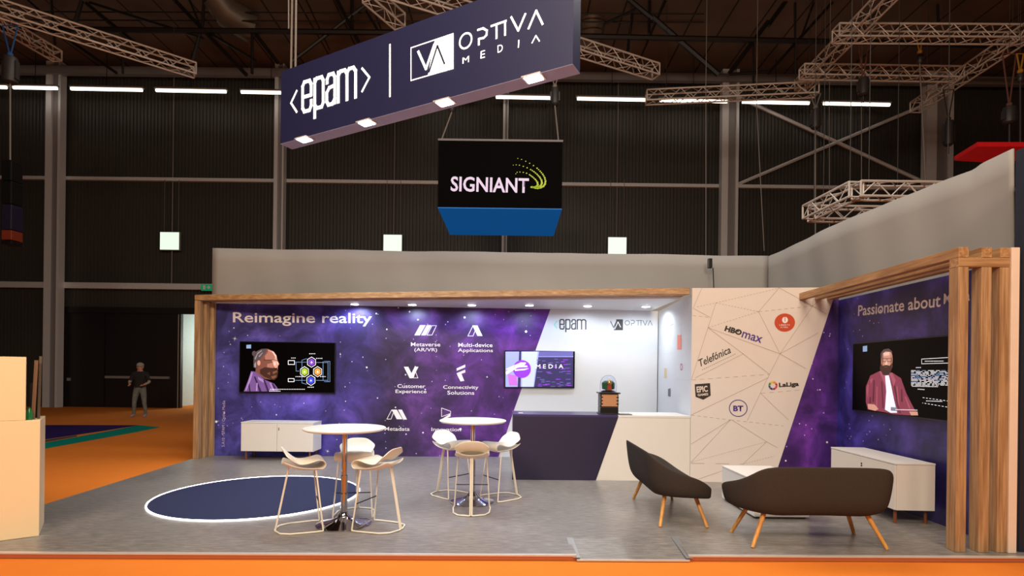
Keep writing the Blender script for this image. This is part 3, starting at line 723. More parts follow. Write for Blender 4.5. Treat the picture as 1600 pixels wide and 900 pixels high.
# panel with logos, right corner
PL=G(1078,752); PRx=4.70; PR=Vector((PRx, PRx*F/(1309-800), 0)); zp=P(1078,450,PL.y).z
pp=Plane(PL[:2],PR[:2])
pan=struct(plobox(pp,0,pp.L,0,zp,-.08,0,M_panel).build('wall_partition'))
M_space2=space_mat('space_print_right',[(0,(96,46,140)),(.3,(88,42,136)),(.62,(74,46,136)),(1,(66,60,150))],None,tuple(pp.pt(pp.uv(1209,740)[0],0)),tuple(pp.U),1.6)
uT,uB=pp.uv(1305,458)[0],pp.uv(1207,748)[0]; vT=pp.uv(1305,458)[1]
uTT=uB+(uT-uB)*(zp)/(vT)
at(pan,MB().poly([pp.pt(uB,0,.002),pp.pt(pp.L,0,.002),pp.pt(pp.L,zp-.001,.002),pp.pt(min(uTT,pp.L-.001),zp-.001,.002)],M_space2).build('printed_graphic'))
M_line=mat('fine_print_line',(172,152,140),.6)
ln=MB()
def c1(x,y): return (1075+x/5.625,440+y/5.625)
def c2(x,y): return (1075+x/5.296,590+y/5.294)
for pts,ds in (([c1(45,235),c1(120,60)],0),([c1(80,222),c1(245,187),c1(800,58)],.045),([c1(800,55),c1(620,265)],0),([c1(245,187),c1(620,265),c1(175,405)],.045),([c1(620,265),c1(1095,215)],.09),([c1(800,55),c1(1095,215),c1(1215,285)],0),([c1(245,187),c1(175,405),c1(30,860)],0),([c1(45,235),c1(195,315)],0),([c1(40,297),c1(195,317)],.09),([c1(620,265),c1(808,635)],0),([c1(1095,215),c1(808,635)],0),([c1(1105,120),c1(1095,215),c1(1215,115)],0),([c1(175,405),c1(808,635),c1(1145,450)],0),([c1(175,405),c1(485,635),c1(715,815)],0),([c1(485,635),c1(65,845)],0),([c1(808,635),c1(1035,765)],0),([c1(808,635),c1(715,815),c2(490,355)],0),([c1(30,865),c1(715,815)],.12),
    ([c2(665,0),c2(25,310)],0),([c2(25,310),c2(350,350),c2(790,400)],.09),([c2(600,130),c2(830,350)],0),([c2(600,130),c2(925,103)],.12),([c2(350,350),c2(25,550)],0),([c2(350,350),c2(25,700)],0),([c2(370,355),c2(650,530),c2(740,580)],0),([c2(25,700),c2(650,530)],.03),([c2(650,530),c2(455,715)],0),([c2(455,715),c2(710,650)],.04),([c2(25,708),c2(455,715)],.35),([c2(85,840),c2(300,765)],0)):
    ln.stroke(pp,pts,.55,M_line,.003,dash=ds or None)
at(pan,ln.build('line_pattern'))
b=MB()
for x,y,r in ((1292,691,1.6),(1270,592,1.0),(1281,609,1.1),(1249,662,.9),(1259,664,.8),(1268,670,.8),(1257,680,.8),(1296,525,.9)): b.disc(pp,(x,y),r,r,M_st,.004,10)
at(pan,b.build('printed_stars'))
M_viol=mat('violet_vinyl',(74,44,140),.5)
text(pp,'HBO',(1131.5,517),(1157.5,524.5),8.8,M_dark,pan,bold=.05)
text(pp,'max',(1158,527),(1189,536.5),9.6,M_viol,pan,bold=.012)
b=MB(); b.disc(pp,(1152.8,517.3),1.6,1.6,M_dark,.006,12); at(pan,b.build('logo'))
text(pp,'Telefónica',(1095,573),(1143,551),11.5,M_dark,pan,shear=.35,bold=.01)
b=MB(); b.stroke(pp,[(1097,578),(1149,553)],.6,M_dark,.004,dash=.03); at(pan,b.build('logo'))
M_lib=mat('orange_red_vinyl',(196,68,30),.5)
b=MB(); b.disc(pp,(1226,504),16,14.2,M_lib,.004,40); b.disc(pp,(1226.3,500),4.6,5,M_text,.005,16); b.stroke(pp,[(1226.3,495),(1226.3,502)],1,M_lib,.006)
at(pan,b.build('logo'))
text(pp,'LIBERTY',(1217.5,509),(1234,509.3),2.4,M_text,pan,n=.006); text(pp,'GLOBAL',(1219,512.3),(1231.5,512.5),2.0,M_text,pan,n=.006)
M_epic=mat('epic_vinyl',(46,36,34),.5)
b=MB(); b.flat(pp,[(1085.3,600.5),(1109.3,598.6),(1110.4,618),(1098.8,624.5),(1086.8,620)],M_epic,.004); at(pan,b.build('logo'))
text(pp,'EPIC',(1088.8,613.5),(1106,612),9.5,M_panel,pan,bold=.03,n=.006); text(pp,'GAMES',(1090,619),(1106.6,617.6),3.6,M_panel,pan,bold=.03,n=.006)
b=MB(); b.disc(pp,(1153.4,637.8),14.5,13.4,M_viol,.004,40,ring=.91); at(pan,b.build('logo'))
text(pp,'BT',(1145.5,642.5),(1161.3,642.6),8.8,M_viol,pan,bold=.04)
cols=[(190,40,30),(220,140,30),(230,190,40),(60,140,60),(30,90,160),(60,40,130),(150,40,110),(210,60,50)]
b=MB(); u,v=pp.uv(1207.6,602.5); ru=abs(pp.uv(1214.8,602.5)[0]-u)
for i,cc in enumerate(cols):
    mm=mat('liga_%s'%'abcdefgh'[i],cc,.5)
    a0,a1=2*pi*i/8,2*pi*(i+.9)/8; ps=[(ru*cos(a0),ru*sin(a0)),(ru*cos((a0+a1)/2),ru*sin((a0+a1)/2)),(ru*cos(a1),ru*sin(a1)),(ru*.6*cos(a1),ru*.6*sin(a1)),(ru*.6*cos(a0),ru*.6*sin(a0))]
    b.poly([pp.pt(u+x,v+y,.004) for x,y in ps],mm)
at(pan,b.build('logo'))
text(pp,'LaLiga',(1217.3,607),(1248.3,605),8.8,M_dark,pan,bold=.04)

# side wall of the bar recess
SW0=Vector((pb.L,0,0)); sA=pb.pt(pb.uv(1028,600)[0],0); sB=pp.pt(0,0)
psw=Plane(sA[:2],sB[:2])
sw=struct(plobox(psw,0,psw.L,0,ZC,-.08,0,M_wallw).build('wall_side'))
M_sal=mat('salmon_vinyl',(236,130,110),.5); M_mag=mat('magenta_vinyl',(190,60,110),.5); M_tan=mat('tan_vinyl',(200,180,140),.5)
def cs3(x,y): return (780+x/4.5,460+y/4.5)
b=MB(); b.flat(psw,[(1058.5,523.5),(1065,523.5),(1065,546),(1058.5,546)],M_sal,.004); b.flat(psw,[cs3(1162,518),cs3(1180,518),cs3(1180,590),cs3(1162,590)],M_tan,.004)
b.flat(psw,[cs3(1188,665),cs3(1206,660),cs3(1206,720),cs3(1188,715)],M_greyv,.004); b.disc(psw,cs3(1282,510),1.9,5.5,M_mag,.004,20,ring=.7); b.stroke(psw,[cs3(1183,232),cs3(1225,208)],1,M_greyv,.004)
at(sw,b.build('logo'))
text(psw,'vodafone',cs3(1258,576),cs3(1306,577),3.2,M_mag,sw) if False else None
b=MB()
for p_ in (([cs3(1135,420),cs3(1215,415)]),([cs3(1240,600),cs3(1340,604)]),([cs3(1150,760),cs3(1240,640),cs3(1235,430)]),([cs3(1130,300),cs3(1330,180)])): b.stroke(psw,p_,.4,M_palev,.003)
at(sw,b.build('line_pattern'))

# right wall
rA=pp.pt(pp.L-.0,0); rB=Vector((4.62,5.06,0)); prw=Plane(rA[:2],rB[:2]); ZR=2.68
rw=struct(plobox(prw,0,prw.L,0,ZR,-.08,0,M_wallw).build('wall_right_stand'))
rw.name='wall_right'
M_space3=space_mat('space_print_side',[(0,(70,64,168)),(.3,(66,58,150)),(.6,(58,50,122)),(1,(80,78,160))],None,tuple(rA),tuple(prw.U),prw.L)
at(rw,MB().poly([prw.pt(0,0,.002),prw.pt(prw.L,0,.002),prw.pt(prw.L,ZR-.001,.002),prw.pt(0,ZR-.001,.002)],M_space3).build('printed_graphic'))
# writing: word widths measured on the wall, the last word runs on behind the posts
text(prw,'Passionate about',(1341,494),(1470,479.5),16.5,M_text,rw,bold=.015)
text(prw,'Media',(1475,475.5),(1516,470),16.5,M_text,rw,bold=.015)

# ------------------------------------------------------------------ timber portals
A0=G(301,717); zA=A0.y; xo=A0.x
post=[(xo,xo+.10,zA,zA+.085),(xo+.045,xo+.14,zA+.135,zA+.215),(xo+.10,xo+.195,zA+.27,zA+.345)]
bR=Vector((2.62,PL.y,0)); ztop=2.87
t=thing('timber_portal',((xo+2.6)/2,zA,0),'long oak portal frame of three slats around the star-print back wall','portal')
for i,(x0,x1,y0,y1) in enumerate(post):
    at(t,MB().box((x0,y0,0.001),(x1,y1,2.77),M_wood).build('post',bevel=.004))
for i,(x0,x1,y0,y1) in enumerate(post):
    yr=PL.y+.005+i*.16
    h0,h1=(2.775,2.87) if i==0 else (2.785,2.865)
    b=MB(); b.prism([(x0,y0,h0),(2.62,yr,h0),(2.62,yr+.085,h0),(x0,y1,h0)],(0,0,h1-h0),M_woodx)
    at(t,b.build('beam',bevel=.004))
b=MB(); y0=post[2][3]+.02; yr=PL.y+.44
sof=[(post[2][0],y0,2.772),(2.62,yr,2.772),(2.62,pb.pt(pb.L,0).y-.01,2.772),(post[2][0]+.02,WB0.y-.01,2.772)]
struct(MB().prism(sof,(0,0,.04),M_white).build('ceiling'))
for i,(x,y) in enumerate(((553,474.5),(643,475.3),(736,475.8),(826,476.2),(917,477.5),(1008,478.3))):
    q=G(x,y,2.772)
    q.y=min(q.y,pb.pt(pb.uv(x,500)[0],0).y-.16); q.x=(x-800)/F*q.y
    t=thing('downlight',q,['first','second','third','fourth','fifth','sixth'][i]+' round white downlight from the left under the portal soffit','light','downlights under the soffit')
    at(t,MB().lathe([(0.0,-.012),(.075,-.012),(.085,0),(0,0)],M_white,q,24).build('rim'))
    at(t,MB().lathe([(0,-.018),(.066,-.018),(.068,-.010),(0,-.010)],M_lampg,q,24).build('lens'))
    lamp('downlight_beam','SPOT',q-Vector((0,0,.03)),q+Vector((.08,.25,-2.7)),(38,38,38,36,40,46)[i],(.62,.74,1.0) if i<4 else (.88,.95,1),.04,spot=172,blend=.5)

# right pergola
Y0=G(1500,863).y
xs=[((1496-800)/F*Y0,(1512-800)/F*Y0),((1532-800)/F*Y0,(1548-800)/F*Y0),((1561-800)/F*Y0,(1576.5-800)/F*Y0)]
t=thing('timber_pergola',(4.2,Y0,0),'oak pergola of three posts and three beams at the right','pergola')
for x0,x1 in xs: at(t,MB().box((x0,Y0,.001),(x1,Y0+.11,2.60),M_wood).build('post',bevel=.003))
at(t,MB().box((xs[0][0],Y0+.002,2.602),(xs[2][1],Y0+.108,2.686),M_woodx).build('crossbar',bevel=.003))
for x0,x1 in xs:
    ye=pp.pt(0,0).y-.01 if False else PR.y+.0
    dx=.035*(ye-Y0)
    yend=PL.y+(PR.y-PL.y)*((x0+dx)-PL.x)/(PR.x-PL.x)-.012
    b=MB(); b.prism([(x0,Y0,2.688),(x1,Y0,2.688),(x1+dx,yend,2.688),(x0+dx,yend,2.688)],(0,0,.092),M_woody)
    at(t,b.build('beam',bevel=.003))
wx=(1577.5-800)/F*Y0; wx2=(1590-800)/F*Y0
tag(MB().box((wx,Y0-.01,.001),(wx2,Y0+.09,2.78),mat('pale_board',(226,206,190),.5)).build('end_board',bevel=.003),'pale upright board closing the right side of the pergola','board')

# ------------------------------------------------------------------ bar counter
C0=G(800,749.5); cN=Plane(C0[:2],(PL.x-.005,PL.y+.0)); D=.68; HCn=.967
t=thing('bar_counter',((C0.x+PL.x)/2,C0.y+.3,0),'long bar counter with a slanted navy and cream front','counter')
at(t,plobox(cN,0,cN.L,0.001,HCn-.03,-D,-.001,M_cream).build('body'))
uT_,uB_=cN.uv(966,647.5)[0],cN.uv(931,750)[0]
at(t,MB().prism([cN.pt(0,.002,.0),cN.pt(uB_,.002,.0),cN.pt(uT_,HCn-.03,.0),cN.pt(0,HCn-.03,.0)],cN.N*.004,M_navy).build('navy_front'))
at(t,MB().prism([cN.pt(0,HCn-.03,-D),cN.pt(uT_+.1,HCn-.03,-D),cN.pt(uT_,HCn-.03,.004),cN.pt(0,HCn-.03,.004)],(0,0,.03),mat('navy_top',(60,54,96),.3)).build('worktop'))
at(t,MB().prism([cN.pt(uT_+.1,HCn-.03,-D),cN.pt(cN.L,HCn-.03,-D),cN.pt(cN.L,HCn-.03,.004),cN.pt(uT_,HCn-.03,.004)],(0,0,.03),M_white).build('worktop'))
# domed machine
mc=Vector((P(950,640,C0.y+.28).x,C0.y+.28,HCn)); 
t=thing('domed_machine',mc,'glass-domed machine with a copper body and black foot on the bar','machine')
M_cop=mat('copper_panel',(190,138,98),.4,.2); M_gold=mat('gold_metal',(214,178,110),.25,.9); M_grn=mat('green_metal',(40,92,58),.4,.2); M_rd=mat('red_part',(180,50,30),.4)
X,Y,Z=mc
b=MB(); b.box((X-.15,Y-.14,Z),(X+.15,Y+.14,Z+.02),M_black); b.box((X-.135,Y-.125,Z+.02),(X+.135,Y+.125,Z+.11),M_black); at(t,b.build('foot',bevel=.006))
b=MB(); b.box((X-.135,Y-.125,Z+.11),(X+.135,Y+.125,Z+.31),M_black); at(t,b.build('body',bevel=.008))
b=MB(); b.box((X-.12,Y-.132,Z+.12),(X+.12,Y-.124,Z+.30),M_cop); at(t,b.build('copper_plate',bevel=.003))
for zz in (.15,.20,.25):
    b=MB()
    for sx in (-1,1): b.box((X+sx*.118-.018,Y-.134,Z+zz),(X+sx*.118+.018,Y-.12,Z+zz+.016),M_chrome)
    at(t,b.build('metal_band'))
b=MB(); b.box((X-.16,Y-.15,Z+.31),(X+.16,Y+.15,Z+.33),M_black); at(t,b.build('top_plate',bevel=.005))
b=MB(); b.lathe([(.11,0),(.11,.02),(.09,.03)],M_chrome,(X,Y,Z+.33),24)
b.lathe([(.03,.03),(.095,.05),(.10,.14),(.06,.175),(.0,.18)],M_grn,(X,Y,Z+.33),20); at(t,b.build('mechanism',smooth=True))
b=MB(); b.box((X-.030,Y-.108,Z+.37),(X+.030,Y-.09,Z+.44),M_rd); b.ball((X,Y-.075,Z+.475),.045,M_gold,14,8); b.lathe([(.05,0),(.05,.01),(.02,.03)],M_gold,(X,Y-.03,Z+.36),16); at(t,b.build('gilt_wheel',smooth=True))
M_glass=mat('dome_glass',(245,248,255),.02,trans=1.0,var=0); M_glass.node_tree.nodes['Principled BSDF'].inputs['IOR'].default_value=1.12
b=MB(); b.lathe([(.125,0),(.125,.12),(.118,.17),(.098,.215),(.065,.245),(.03,.258),(.0,.26),(0,.256),(.03,.254),(.063,.241),(.094,.212),(.114,.168),(.121,.12),(.121,0)],M_glass,(X,Y,Z+.33),32); at(t,b.build('glass_dome',smooth=True))
q=Vector((P(972,646,C0.y+.12).x,C0.y+.12,HCn)); tag(MB().obox(q+Vector((-.045,-.06,0)),(.19,.02,0),(-.02,.16,0),(0,0,.012),M_black).build('tablet',bevel=.003),'flat dark tablet lying beside the domed machine','tablet')
q=Vector((P(813,645,C0.y+.25).x,C0.y+.25,HCn)); tag(MB().obox(q+Vector((-.03,-.03,0)),(.07,0,0),(0,.06,0),(0,0,.004),M_text).build('card'),'small white card on the navy end of the bar','card')

# ------------------------------------------------------------------ screens
def E(name,rgb,e=.9): return mat('glow_'+name,rgb,.4,emit=e,var=.0)
def television(pl,u0,u1,v0,v1,label,dep=.055):
    t=thing('television',pl.pt((u0+u1)/2,v0,0.02),label,'television')
    at(t,plobox(pl,u0,u1,v0,v1,.012,dep,M_black).build('case',bevel=.004))
    at(t,plobox(pl,u0+.2,u1-.2,v0+.2,v1-.2,.0,.012,M_dsteel).build('wall_bracket'))
    at(t,plobox(pl,u0+.012,u1-.012,v0+.014,v1-.012,dep,dep+.001,mat('screen_glass',(5,4,4),.3,var=0,spec=.06)).build('screen'))
    return t, pl.shift(dep+.002)
sk=E('skin',(206,154,138),.42); skd=E('skin_shade',(124,78,68),.3); shirt=E('violet_shirt',(112,80,144),.4); shd=E('violet_shirt_fold',(50,30,76),.25); br=E('brown_beard',(64,36,30),.25); ha=E('hair',(84,74,80),.3); wht=E('white',(225,228,236),.8); cy=E('pale_blue',(120,150,190),.7); lm=E('lime',(150,180,40),.7); og=E('amber',(210,140,60),.7); bl_=E('blue',(50,60,190),.7); vi=E('violet',(110,60,170),.7)
bgb=E('warm_black',(30,18,12),.5)
u0,v1=pb.uv(376.5,533.5); u1,v0=pb.uv(524.5,614.5)
t,ps=television(pb,u0,u1,v0,v1,'large wall television showing a bearded man in profile and a diagram')
def k7(x,y): return (360+x/8.183,520+y/8.183)
b=MB()
b.flat(ps,[k7(170,750),k7(195,690),k7(230,600),k7(265,490),k7(330,500),k7(440,600),k7(560,650),k7(600,700),k7(610,750)],shirt,.001)
for q in ([(300,560),(320,560),(400,750),(370,750)],[(420,600),(440,600),(500,750),(470,750)],[(230,650),(245,650),(260,750),(240,750)],[(530,650),(545,645),(590,720),(560,720)]): b.flat(ps,[k7(*p) for p in q],shd,.002)
b.flat(ps,[k7(320,500),k7(330,420),k7(470,440),k7(520,600),k7(440,590)],skd,.002)
b.flat(ps,[k7(300,360),k7(300,300),k7(330,240),k7(400,205),k7(480,205),k7(550,235),k7(590,290),k7(600,340),k7(625,400),k7(610,425),k7(608,470),k7(560,520),k7(430,520),k7(340,470),k7(300,440)],skd,.003)
b.flat(ps,[k7(480,215),k7(550,240),k7(590,290),k7(598,340),k7(624,402),k7(606,425),k7(604,470),k7(560,440),k7(540,370),k7(500,300)],sk,.004)
b.flat(ps,[k7(295,440),k7(298,310),k7(330,240),k7(400,205),k7(470,203),k7(450,260),k7(400,310),k7(380,350),k7(345,360),k7(340,460)],ha,.004)
b.disc(ps,k7(305,265),3.4,4.2,ha,.004,14)
b.flat(ps,[k7(380,470),k7(440,440),k7(520,450),k7(600,460),k7(612,500),k7(600,570),k7(560,605),k7(500,590),k7(430,560),k7(380,520)],br,.005)
sm=E('skin_mid',(170,114,100),.36); shi=E('skin_light',(232,194,182),.5); brl=E('beard_light',(128,84,58),.3); hl=E('hair_light',(150,142,150),.35); shl=E('violet_light',(160,130,190),.45)
b.flat(ps,[k7(440,300),k7(490,230),k7(540,255),k7(575,300),k7(560,345),k7(500,350),k7(450,350)],sm,.0045)
b.flat(ps,[k7(470,400),k7(540,380),k7(560,430),k7(540,450),k7(470,440)],sm,.0045)
b.flat(ps,[k7(530,235),k7(556,245),k7(586,290),k7(590,330),k7(570,300)],shi,.005); b.flat(ps,[k7(590,355),k7(618,398),k7(608,405),k7(594,385)],shi,.005)
b.flat(ps,[k7(548,378),k7(580,372),k7(585,410),k7(560,425)],shi,.0045)
b.flat(ps,[k7(560,452),k7(602,448),k7(604,462),k7(565,466)],M_black,.0062)
for q in ([(540,500),(600,480),(600,500),(550,530)],[(520,560),(590,540),(585,570),(540,590)],[(470,520),(510,500),(505,540)]): b.flat(ps,[k7(*p) for p in q],brl,.0055)
for q in ([(310,330),(345,260),(352,268),(322,345)],[(340,260),(400,222),(404,232),(352,272)],[(360,300),(410,250),(416,258),(372,312)],[(305,400),(330,370),(330,440),(308,440)]): b.flat(ps,[k7(*p) for p in q],hl,.0045)
for q in ([(255,540),(270,500),(290,505),(262,600),(205,740),(190,740)],[(350,560),(420,600),(430,640),(360,600)],[(500,640),(520,640),(560,740),(545,745)],[(335,640),(350,640),(345,745),(325,745)]): b.flat(ps,[k7(*p) for p in q],shl,.0025)
b.stroke(ps,[k7(430,350),k7(560,345),k7(610,360)],.7,M_black,.006); b.disc(ps,k7(365,385),2.6,4.2,sk,.006,12)
b.flat(ps,[k7(205,155),k7(265,150),k7(265,200),k7(205,200)],cy,.002)
at(t,b.build('picture_of_man'))
b=MB()
for (x,y),m in (((1038,375),vi),((948,497),lm),((1115,497),og),((1030,608),bl_)):
    b=MB(); hx=[k7(x+60*sin(pi*i/3),y+66*cos(pi*i/3)) for i in range(6)]; b.stroke(ps,hx,.7,wht,.003,closed=True)
    b.flat(ps,[k7(x+44*sin(pi*i/3),y+48*cos(pi*i/3)) for i in range(6)],m,.002); b.flat(ps,[k7(x-12,y+14),k7(x,y-16),k7(x+14,y+10)],wht,.004); at(t,b.build('hexagon_icon'))
b=MB()
for q in ([(740,355),(820,355),(820,405),(740,405)],[(740,585),(815,585),(815,625),(740,625)]): b.stroke(ps,[k7(*p) for p in q],.8,wht,.003,closed=True)
for q in ([(830,375),(975,375)],[(1100,380),(1240,380)],[(840,380),(840,490),(880,490)],[(820,608),(965,608)],[(1095,608),(1240,608)],[(1185,365),(1185,610)],[(1200,365),(1272,365),(1272,625),(1200,625)],[(1248,370),(1248,620)],[(975,330),(915,350),(915,640),(975,660)]): b.stroke(ps,[k7(*p) for p in q],.5,cy,.002)
for q in ((990,695,1070),(835,560,950),(1150,560,1220),(1100,327,1180),(780,322,840),(1010,268,1085),(510,722,955),(500,745,640)): b.stroke(ps,[k7(q[0],q[1]),k7(q[2],q[1])],1.0,wht,.007,dash=.03)
at(t,b.build('picture_diagram'))
# middle screen
u0,v1=pb.uv(788,547.5); u1,v0=pb.uv(897,606.5)
t,ps=television(pb,u0,u1,v0,v1,'smaller wall television above the bar showing a violet globe')
b=MB()
def s3(x,y): return (780+x/4.5,460+y/4.5)
la=E('lilac_picture',(140,150,206),.7); lb=E('lilac_light',(170,180,220),.75); dk=E('indigo_picture',(42,36,84),.6); md_=E('mid_indigo',(86,84,150),.6); pv=E('vivid_purple',(126,44,190),.8); pk=E('pink_purple',(176,96,190),.7)
b.flat(ps,[s3(44,402),s3(520,402),s3(520,650),s3(44,650)],la,.001); b.flat(ps,[s3(160,402),s3(270,402),s3(240,650),s3(160,650)],lb,.002)
b.flat(ps,[s3(275,440),s3(520,440),s3(520,650),s3(245,650)],dk,.003); b.flat(ps,[s3(280,402),s3(520,402),s3(520,436),s3(275,436)],md_,.003)
for i in range(46):
    x=random.uniform(262,480); y=random.uniform(450,645); b.flat(ps,[s3(x,y),s3(x+random.uniform(15,40),y),s3(x+30,y+5),s3(x,y+5)],md_ if i%3 else pv,.004)
b.flat(ps,[s3(140,402),s3(155,402),s3(150,650),s3(130,650)],dk,.003)
b.disc(ps,s3(160,525),14,14,pv,.004,30); b.flat(ps,[s3(60,560),s3(120,570),s3(130,640),s3(70,640)],pk,.003)
for q in ([(45,545),(120,500),(150,478),(190,480),(180,495),(120,520),(50,565)],[(45,525),(130,488),(150,480),(60,530)],[(110,528),(210,520),(180,532),(110,538)],[(120,505),(195,500),(200,510),(130,514)]): b.flat(ps,[s3(*p) for p in q],wht,.006)
at(t,b.build('picture'))
text(ps,'M E D I A',s3(258,521),s3(450,520),6.4,wht,t,n=.007)
# right screen
ua,va=prw.uv(1339,536.5); ub,vb=prw.uv(1339,641.5)
t,ps=television(prw,ua,ua+1.74,vb,va,'large wall television behind the pergola showing a seated bearded man')
def k8(x,y): return (1320+x/5,500+y/5)
sh2=E('maroon_shirt',(128,52,76),.55); sh3=E('maroon_fold',(86,30,52),.5); tee=E('white_tee',(206,214,236),.8)
b=MB()
b.flat(ps,[k8(165,640),k8(165,520),k8(200,435),k8(270,400),k8(370,410),k8(440,455),k8(480,570),k8(530,670),k8(570,740),k8(500,745),k8(380,735),k8(310,720),k8(180,700)],sh2,.001)
b.flat(ps,[k8(316,435),k8(345,430),k8(365,520),k8(385,620),k8(410,725),k8(360,725),k8(315,700),k8(325,560)],tee,.002)
for q in ([(225,470),(235,470),(230,640),(215,640)],[(440,540),(450,540),(455,640),(440,640)],[(375,470),(385,470),(420,640),(405,640)]): b.flat(ps,[k8(*p) for p in q],sh3,.002)
b.flat(ps,[k8(180,655),k8(235,660),k8(265,695),k8(240,710),k8(185,695)],sk,.003); b.flat(ps,[k8(505,715),k8(570,715),k8(575,745),k8(520,745)],sk,.003)
b.flat(ps,[k8(285,330),k8(285,265),k8(310,232),k8(340,225),k8(368,245),k8(376,300),k8(372,370),k8(345,425),k8(305,425),k8(280,390)],sk,.003)
b.flat(ps,[k8(283,300),k8(282,262),k8(305,230),k8(345,222),k8(372,245),k8(376,285),k8(362,250),k8(320,245),k8(298,262),k8(292,300)],ha,.004)
b.flat(ps,[k8(276,380),k8(284,340),k8(300,358),k8(325,350),k8(352,358),k8(374,335),k8(370,385),k8(345,432),k8(300,428)],br,.004)
sm2=E('maroon_light',(160,84,106),.5)
b.flat(ps,[k8(286,300),k8(300,262),k8(306,300),k8(302,355),k8(285,345)],sm,.0035); b.flat(ps,[k8(362,262),k8(375,300),k8(372,350),k8(358,350)],sm,.0035)
b.flat(ps,[k8(324,315),k8(332,312),k8(336,350),k8(318,352)],shi,.0045); b.flat(ps,[k8(305,258),k8(350,250),k8(352,275),k8(310,280)],shi,.0045)
b.flat(ps,[k8(270,400),k8(290,398),k8(316,435),k8(322,520),k8(300,470)],sm2,.0025); b.flat(ps,[k8(345,415),k8(372,412),k8(400,470),k8(385,520),k8(362,450)],sm2,.0025)
for q in ([(172,560),(180,500),(188,505),(182,620)],[(250,520),(258,520),(255,680),(246,680)],[(405,520),(414,516),(430,700),(420,700)],[(470,600),(478,598),(515,690),(505,695)],[(200,470),(216,452),(220,462),(206,500)]): b.flat(ps,[k8(*p) for p in q],sm2,.0025)
for q in ([(285,480),(294,480),(306,690),(296,690)],[(398,620),(410,616),(440,730),(425,730)],[(195,600),(206,600),(204,650),(192,650)]): b.flat(ps,[k8(*p) for p in q],sh3,.0026)
b.stroke(ps,[k8(312,368),k8(338,368)],.9,skd,.006)
for x in (312,352): b.stroke(ps,[k8(x-17,300),k8(x+17,300),k8(x+15,325),k8(x-15,325)],.7,M_black,.006,closed=True)
b.flat(ps,[k8(142,205),k8(176,200),k8(176,245),k8(142,248)],cy,.002)
at(t,b.build('picture_of_man'))
b=MB()
b.stroke(ps,[k8(602,305),k8(860,290),k8(860,335),k8(602,342)],.7,wht,.002,closed=True)
b.stroke(ps,[k8(610,606),k8(860,640),k8(860,690),k8(608,648)],.7,wht,.002,dash=.05)
for i in range(13):
    y=395+i*9.5; x=520
    while x<860:
        w_=random.uniform(10,60); b.stroke(ps,[k8(x,y),k8(x+w_,y)],.75,wht if random.random()<.75 else cy,.002); x+=w_+random.uniform(6,22)
for q in ((530,517,735),(575,540,630),(630,322,775),(640,632,770),(400,700,570),(560,372,600)): b.stroke(ps,[k8(q[0],q[1]),k8(q[2],q[1]+(4 if q[1]>500 else -1))],1.3,wht,.006,dash=.022)
b.flat(ps,[k8(362,680),k8(412,684),k8(412,712),k8(362,708)],E('grey_box',(120,126,140),.5),.005)
at(t,b.build('picture_text_table'))

# ------------------------------------------------------------------ sideboards
def sideboard(label,loc,rz):
    t=thing('sideboard',loc,label,'sideboard','white lockable sideboards',rz)
    W,Dp,z0,z1=1.25,.42,.155,.645
    def part(b,name,bev=.003,par=t): return b.build(name,par,bevel=bev)
    part(MB().box((-W/2,-Dp/2+.018,z0),(W/2,Dp/2,z1),M_cream),'body')
    part(MB().box((-W/2-.004,-Dp/2-.003,z1),(W/2+.004,Dp/2+.002,z1+.018),M_white),'top')
    for s in (-1,1):
        x0,x1=(-W/2+.002,-.003) if s<0 else (.003,W/2-.002)
        d=part(MB().box((x0,-Dp/2,z0+.003),(x1,-Dp/2+.016,z1-.004),M_cream),'door')
        if s>0:
            for zz in (.56,.535): part(MB().tube([(x0+.03,-Dp/2-.006,zz),(x0+.03,-Dp/2+.002,zz)],.009,M_dsteel,12),'lock',0,d)
        for yy in (-Dp/2+.05,Dp/2-.05):
            part(MB().tube([(s*(W/2-.07),yy,.001),(s*(W/2-.07),yy,z0)],.016,M_legd,12),'leg',0)
    return t
sideboard('white two-door sideboard below the left television',(-4.065,WB0.y-.235,0),0)
sideboard('white two-door sideboard against the right wall behind the sofa',(4.36,6.46,0),-pi/2-.035)

# ------------------------------------------------------------------ left reception counter
B_=Vector((-4.42,5.105,0)); dU=Vector((.8,.6,0)); A_=B_-dU*1.3; plc=Plane(A_[:2],B_[:2])
zl=P(64,656.5,5.1).z; zu=P(52,558,5.05).z
M_peach=mat('beige_laminate',(240,214,174),.45,var=.02)
t=thing('reception_counter',A_+dU*.65,'tall beige reception counter cut off by the left edge','counter')
at(t,plobox(plc,0,plc.L,.001,zl,-.55,0,M_peach).build('body',bevel=.004))
at(t,plobox(plc,0,plc.L-.105,zl+.002,zu,-.04,0,M_peach).build('upper_screen',bevel=.003))
def stuff(u,w_,n,h,m,lab,name,cat,tilt=0):
    p=plc.pt(u,zl+.001,n); o=MB().obox(p,plc.U*w_,-plc.N*.018,Vector((0,0,h))+plc.U*tilt,m).build(name); return tag(o,lab,cat)
stuff(plc.L-.075,.028,-.10,.56,mat('kraft_board',(112,84,62),.8),'curved brown cardboard sheet leaning behind the reception counter screen','cardboard sheet','cardboard',.02)
stuff(plc.L-.035,.02,-.16,.60,mat('grey_board',(92,80,68),.8),'taller grey brown board standing at the end of the reception counter','wooden_board','board',.01)
stuff(plc.L-.10,.06,-.30,.34,M_black,'black box behind the cardboard on the reception counter','storage_box','box')
q=plc.pt(plc.L-.085,zl+.001,-.08); b=MB(); b.lathe([(.024,0),(.026,.01),(.026,.07),(.012,.10),(.010,.115)],mat('green_bottle',(40,140,80),.2,trans=.4),q,16)
tag(b.build('bottle',smooth=True),'small green bottle on the ledge of the reception counter','bottle')
for o_ in bpy.data.objects:
    if o_.name.startswith('cardboard sheet'): o_.name='cardboard_sheet'

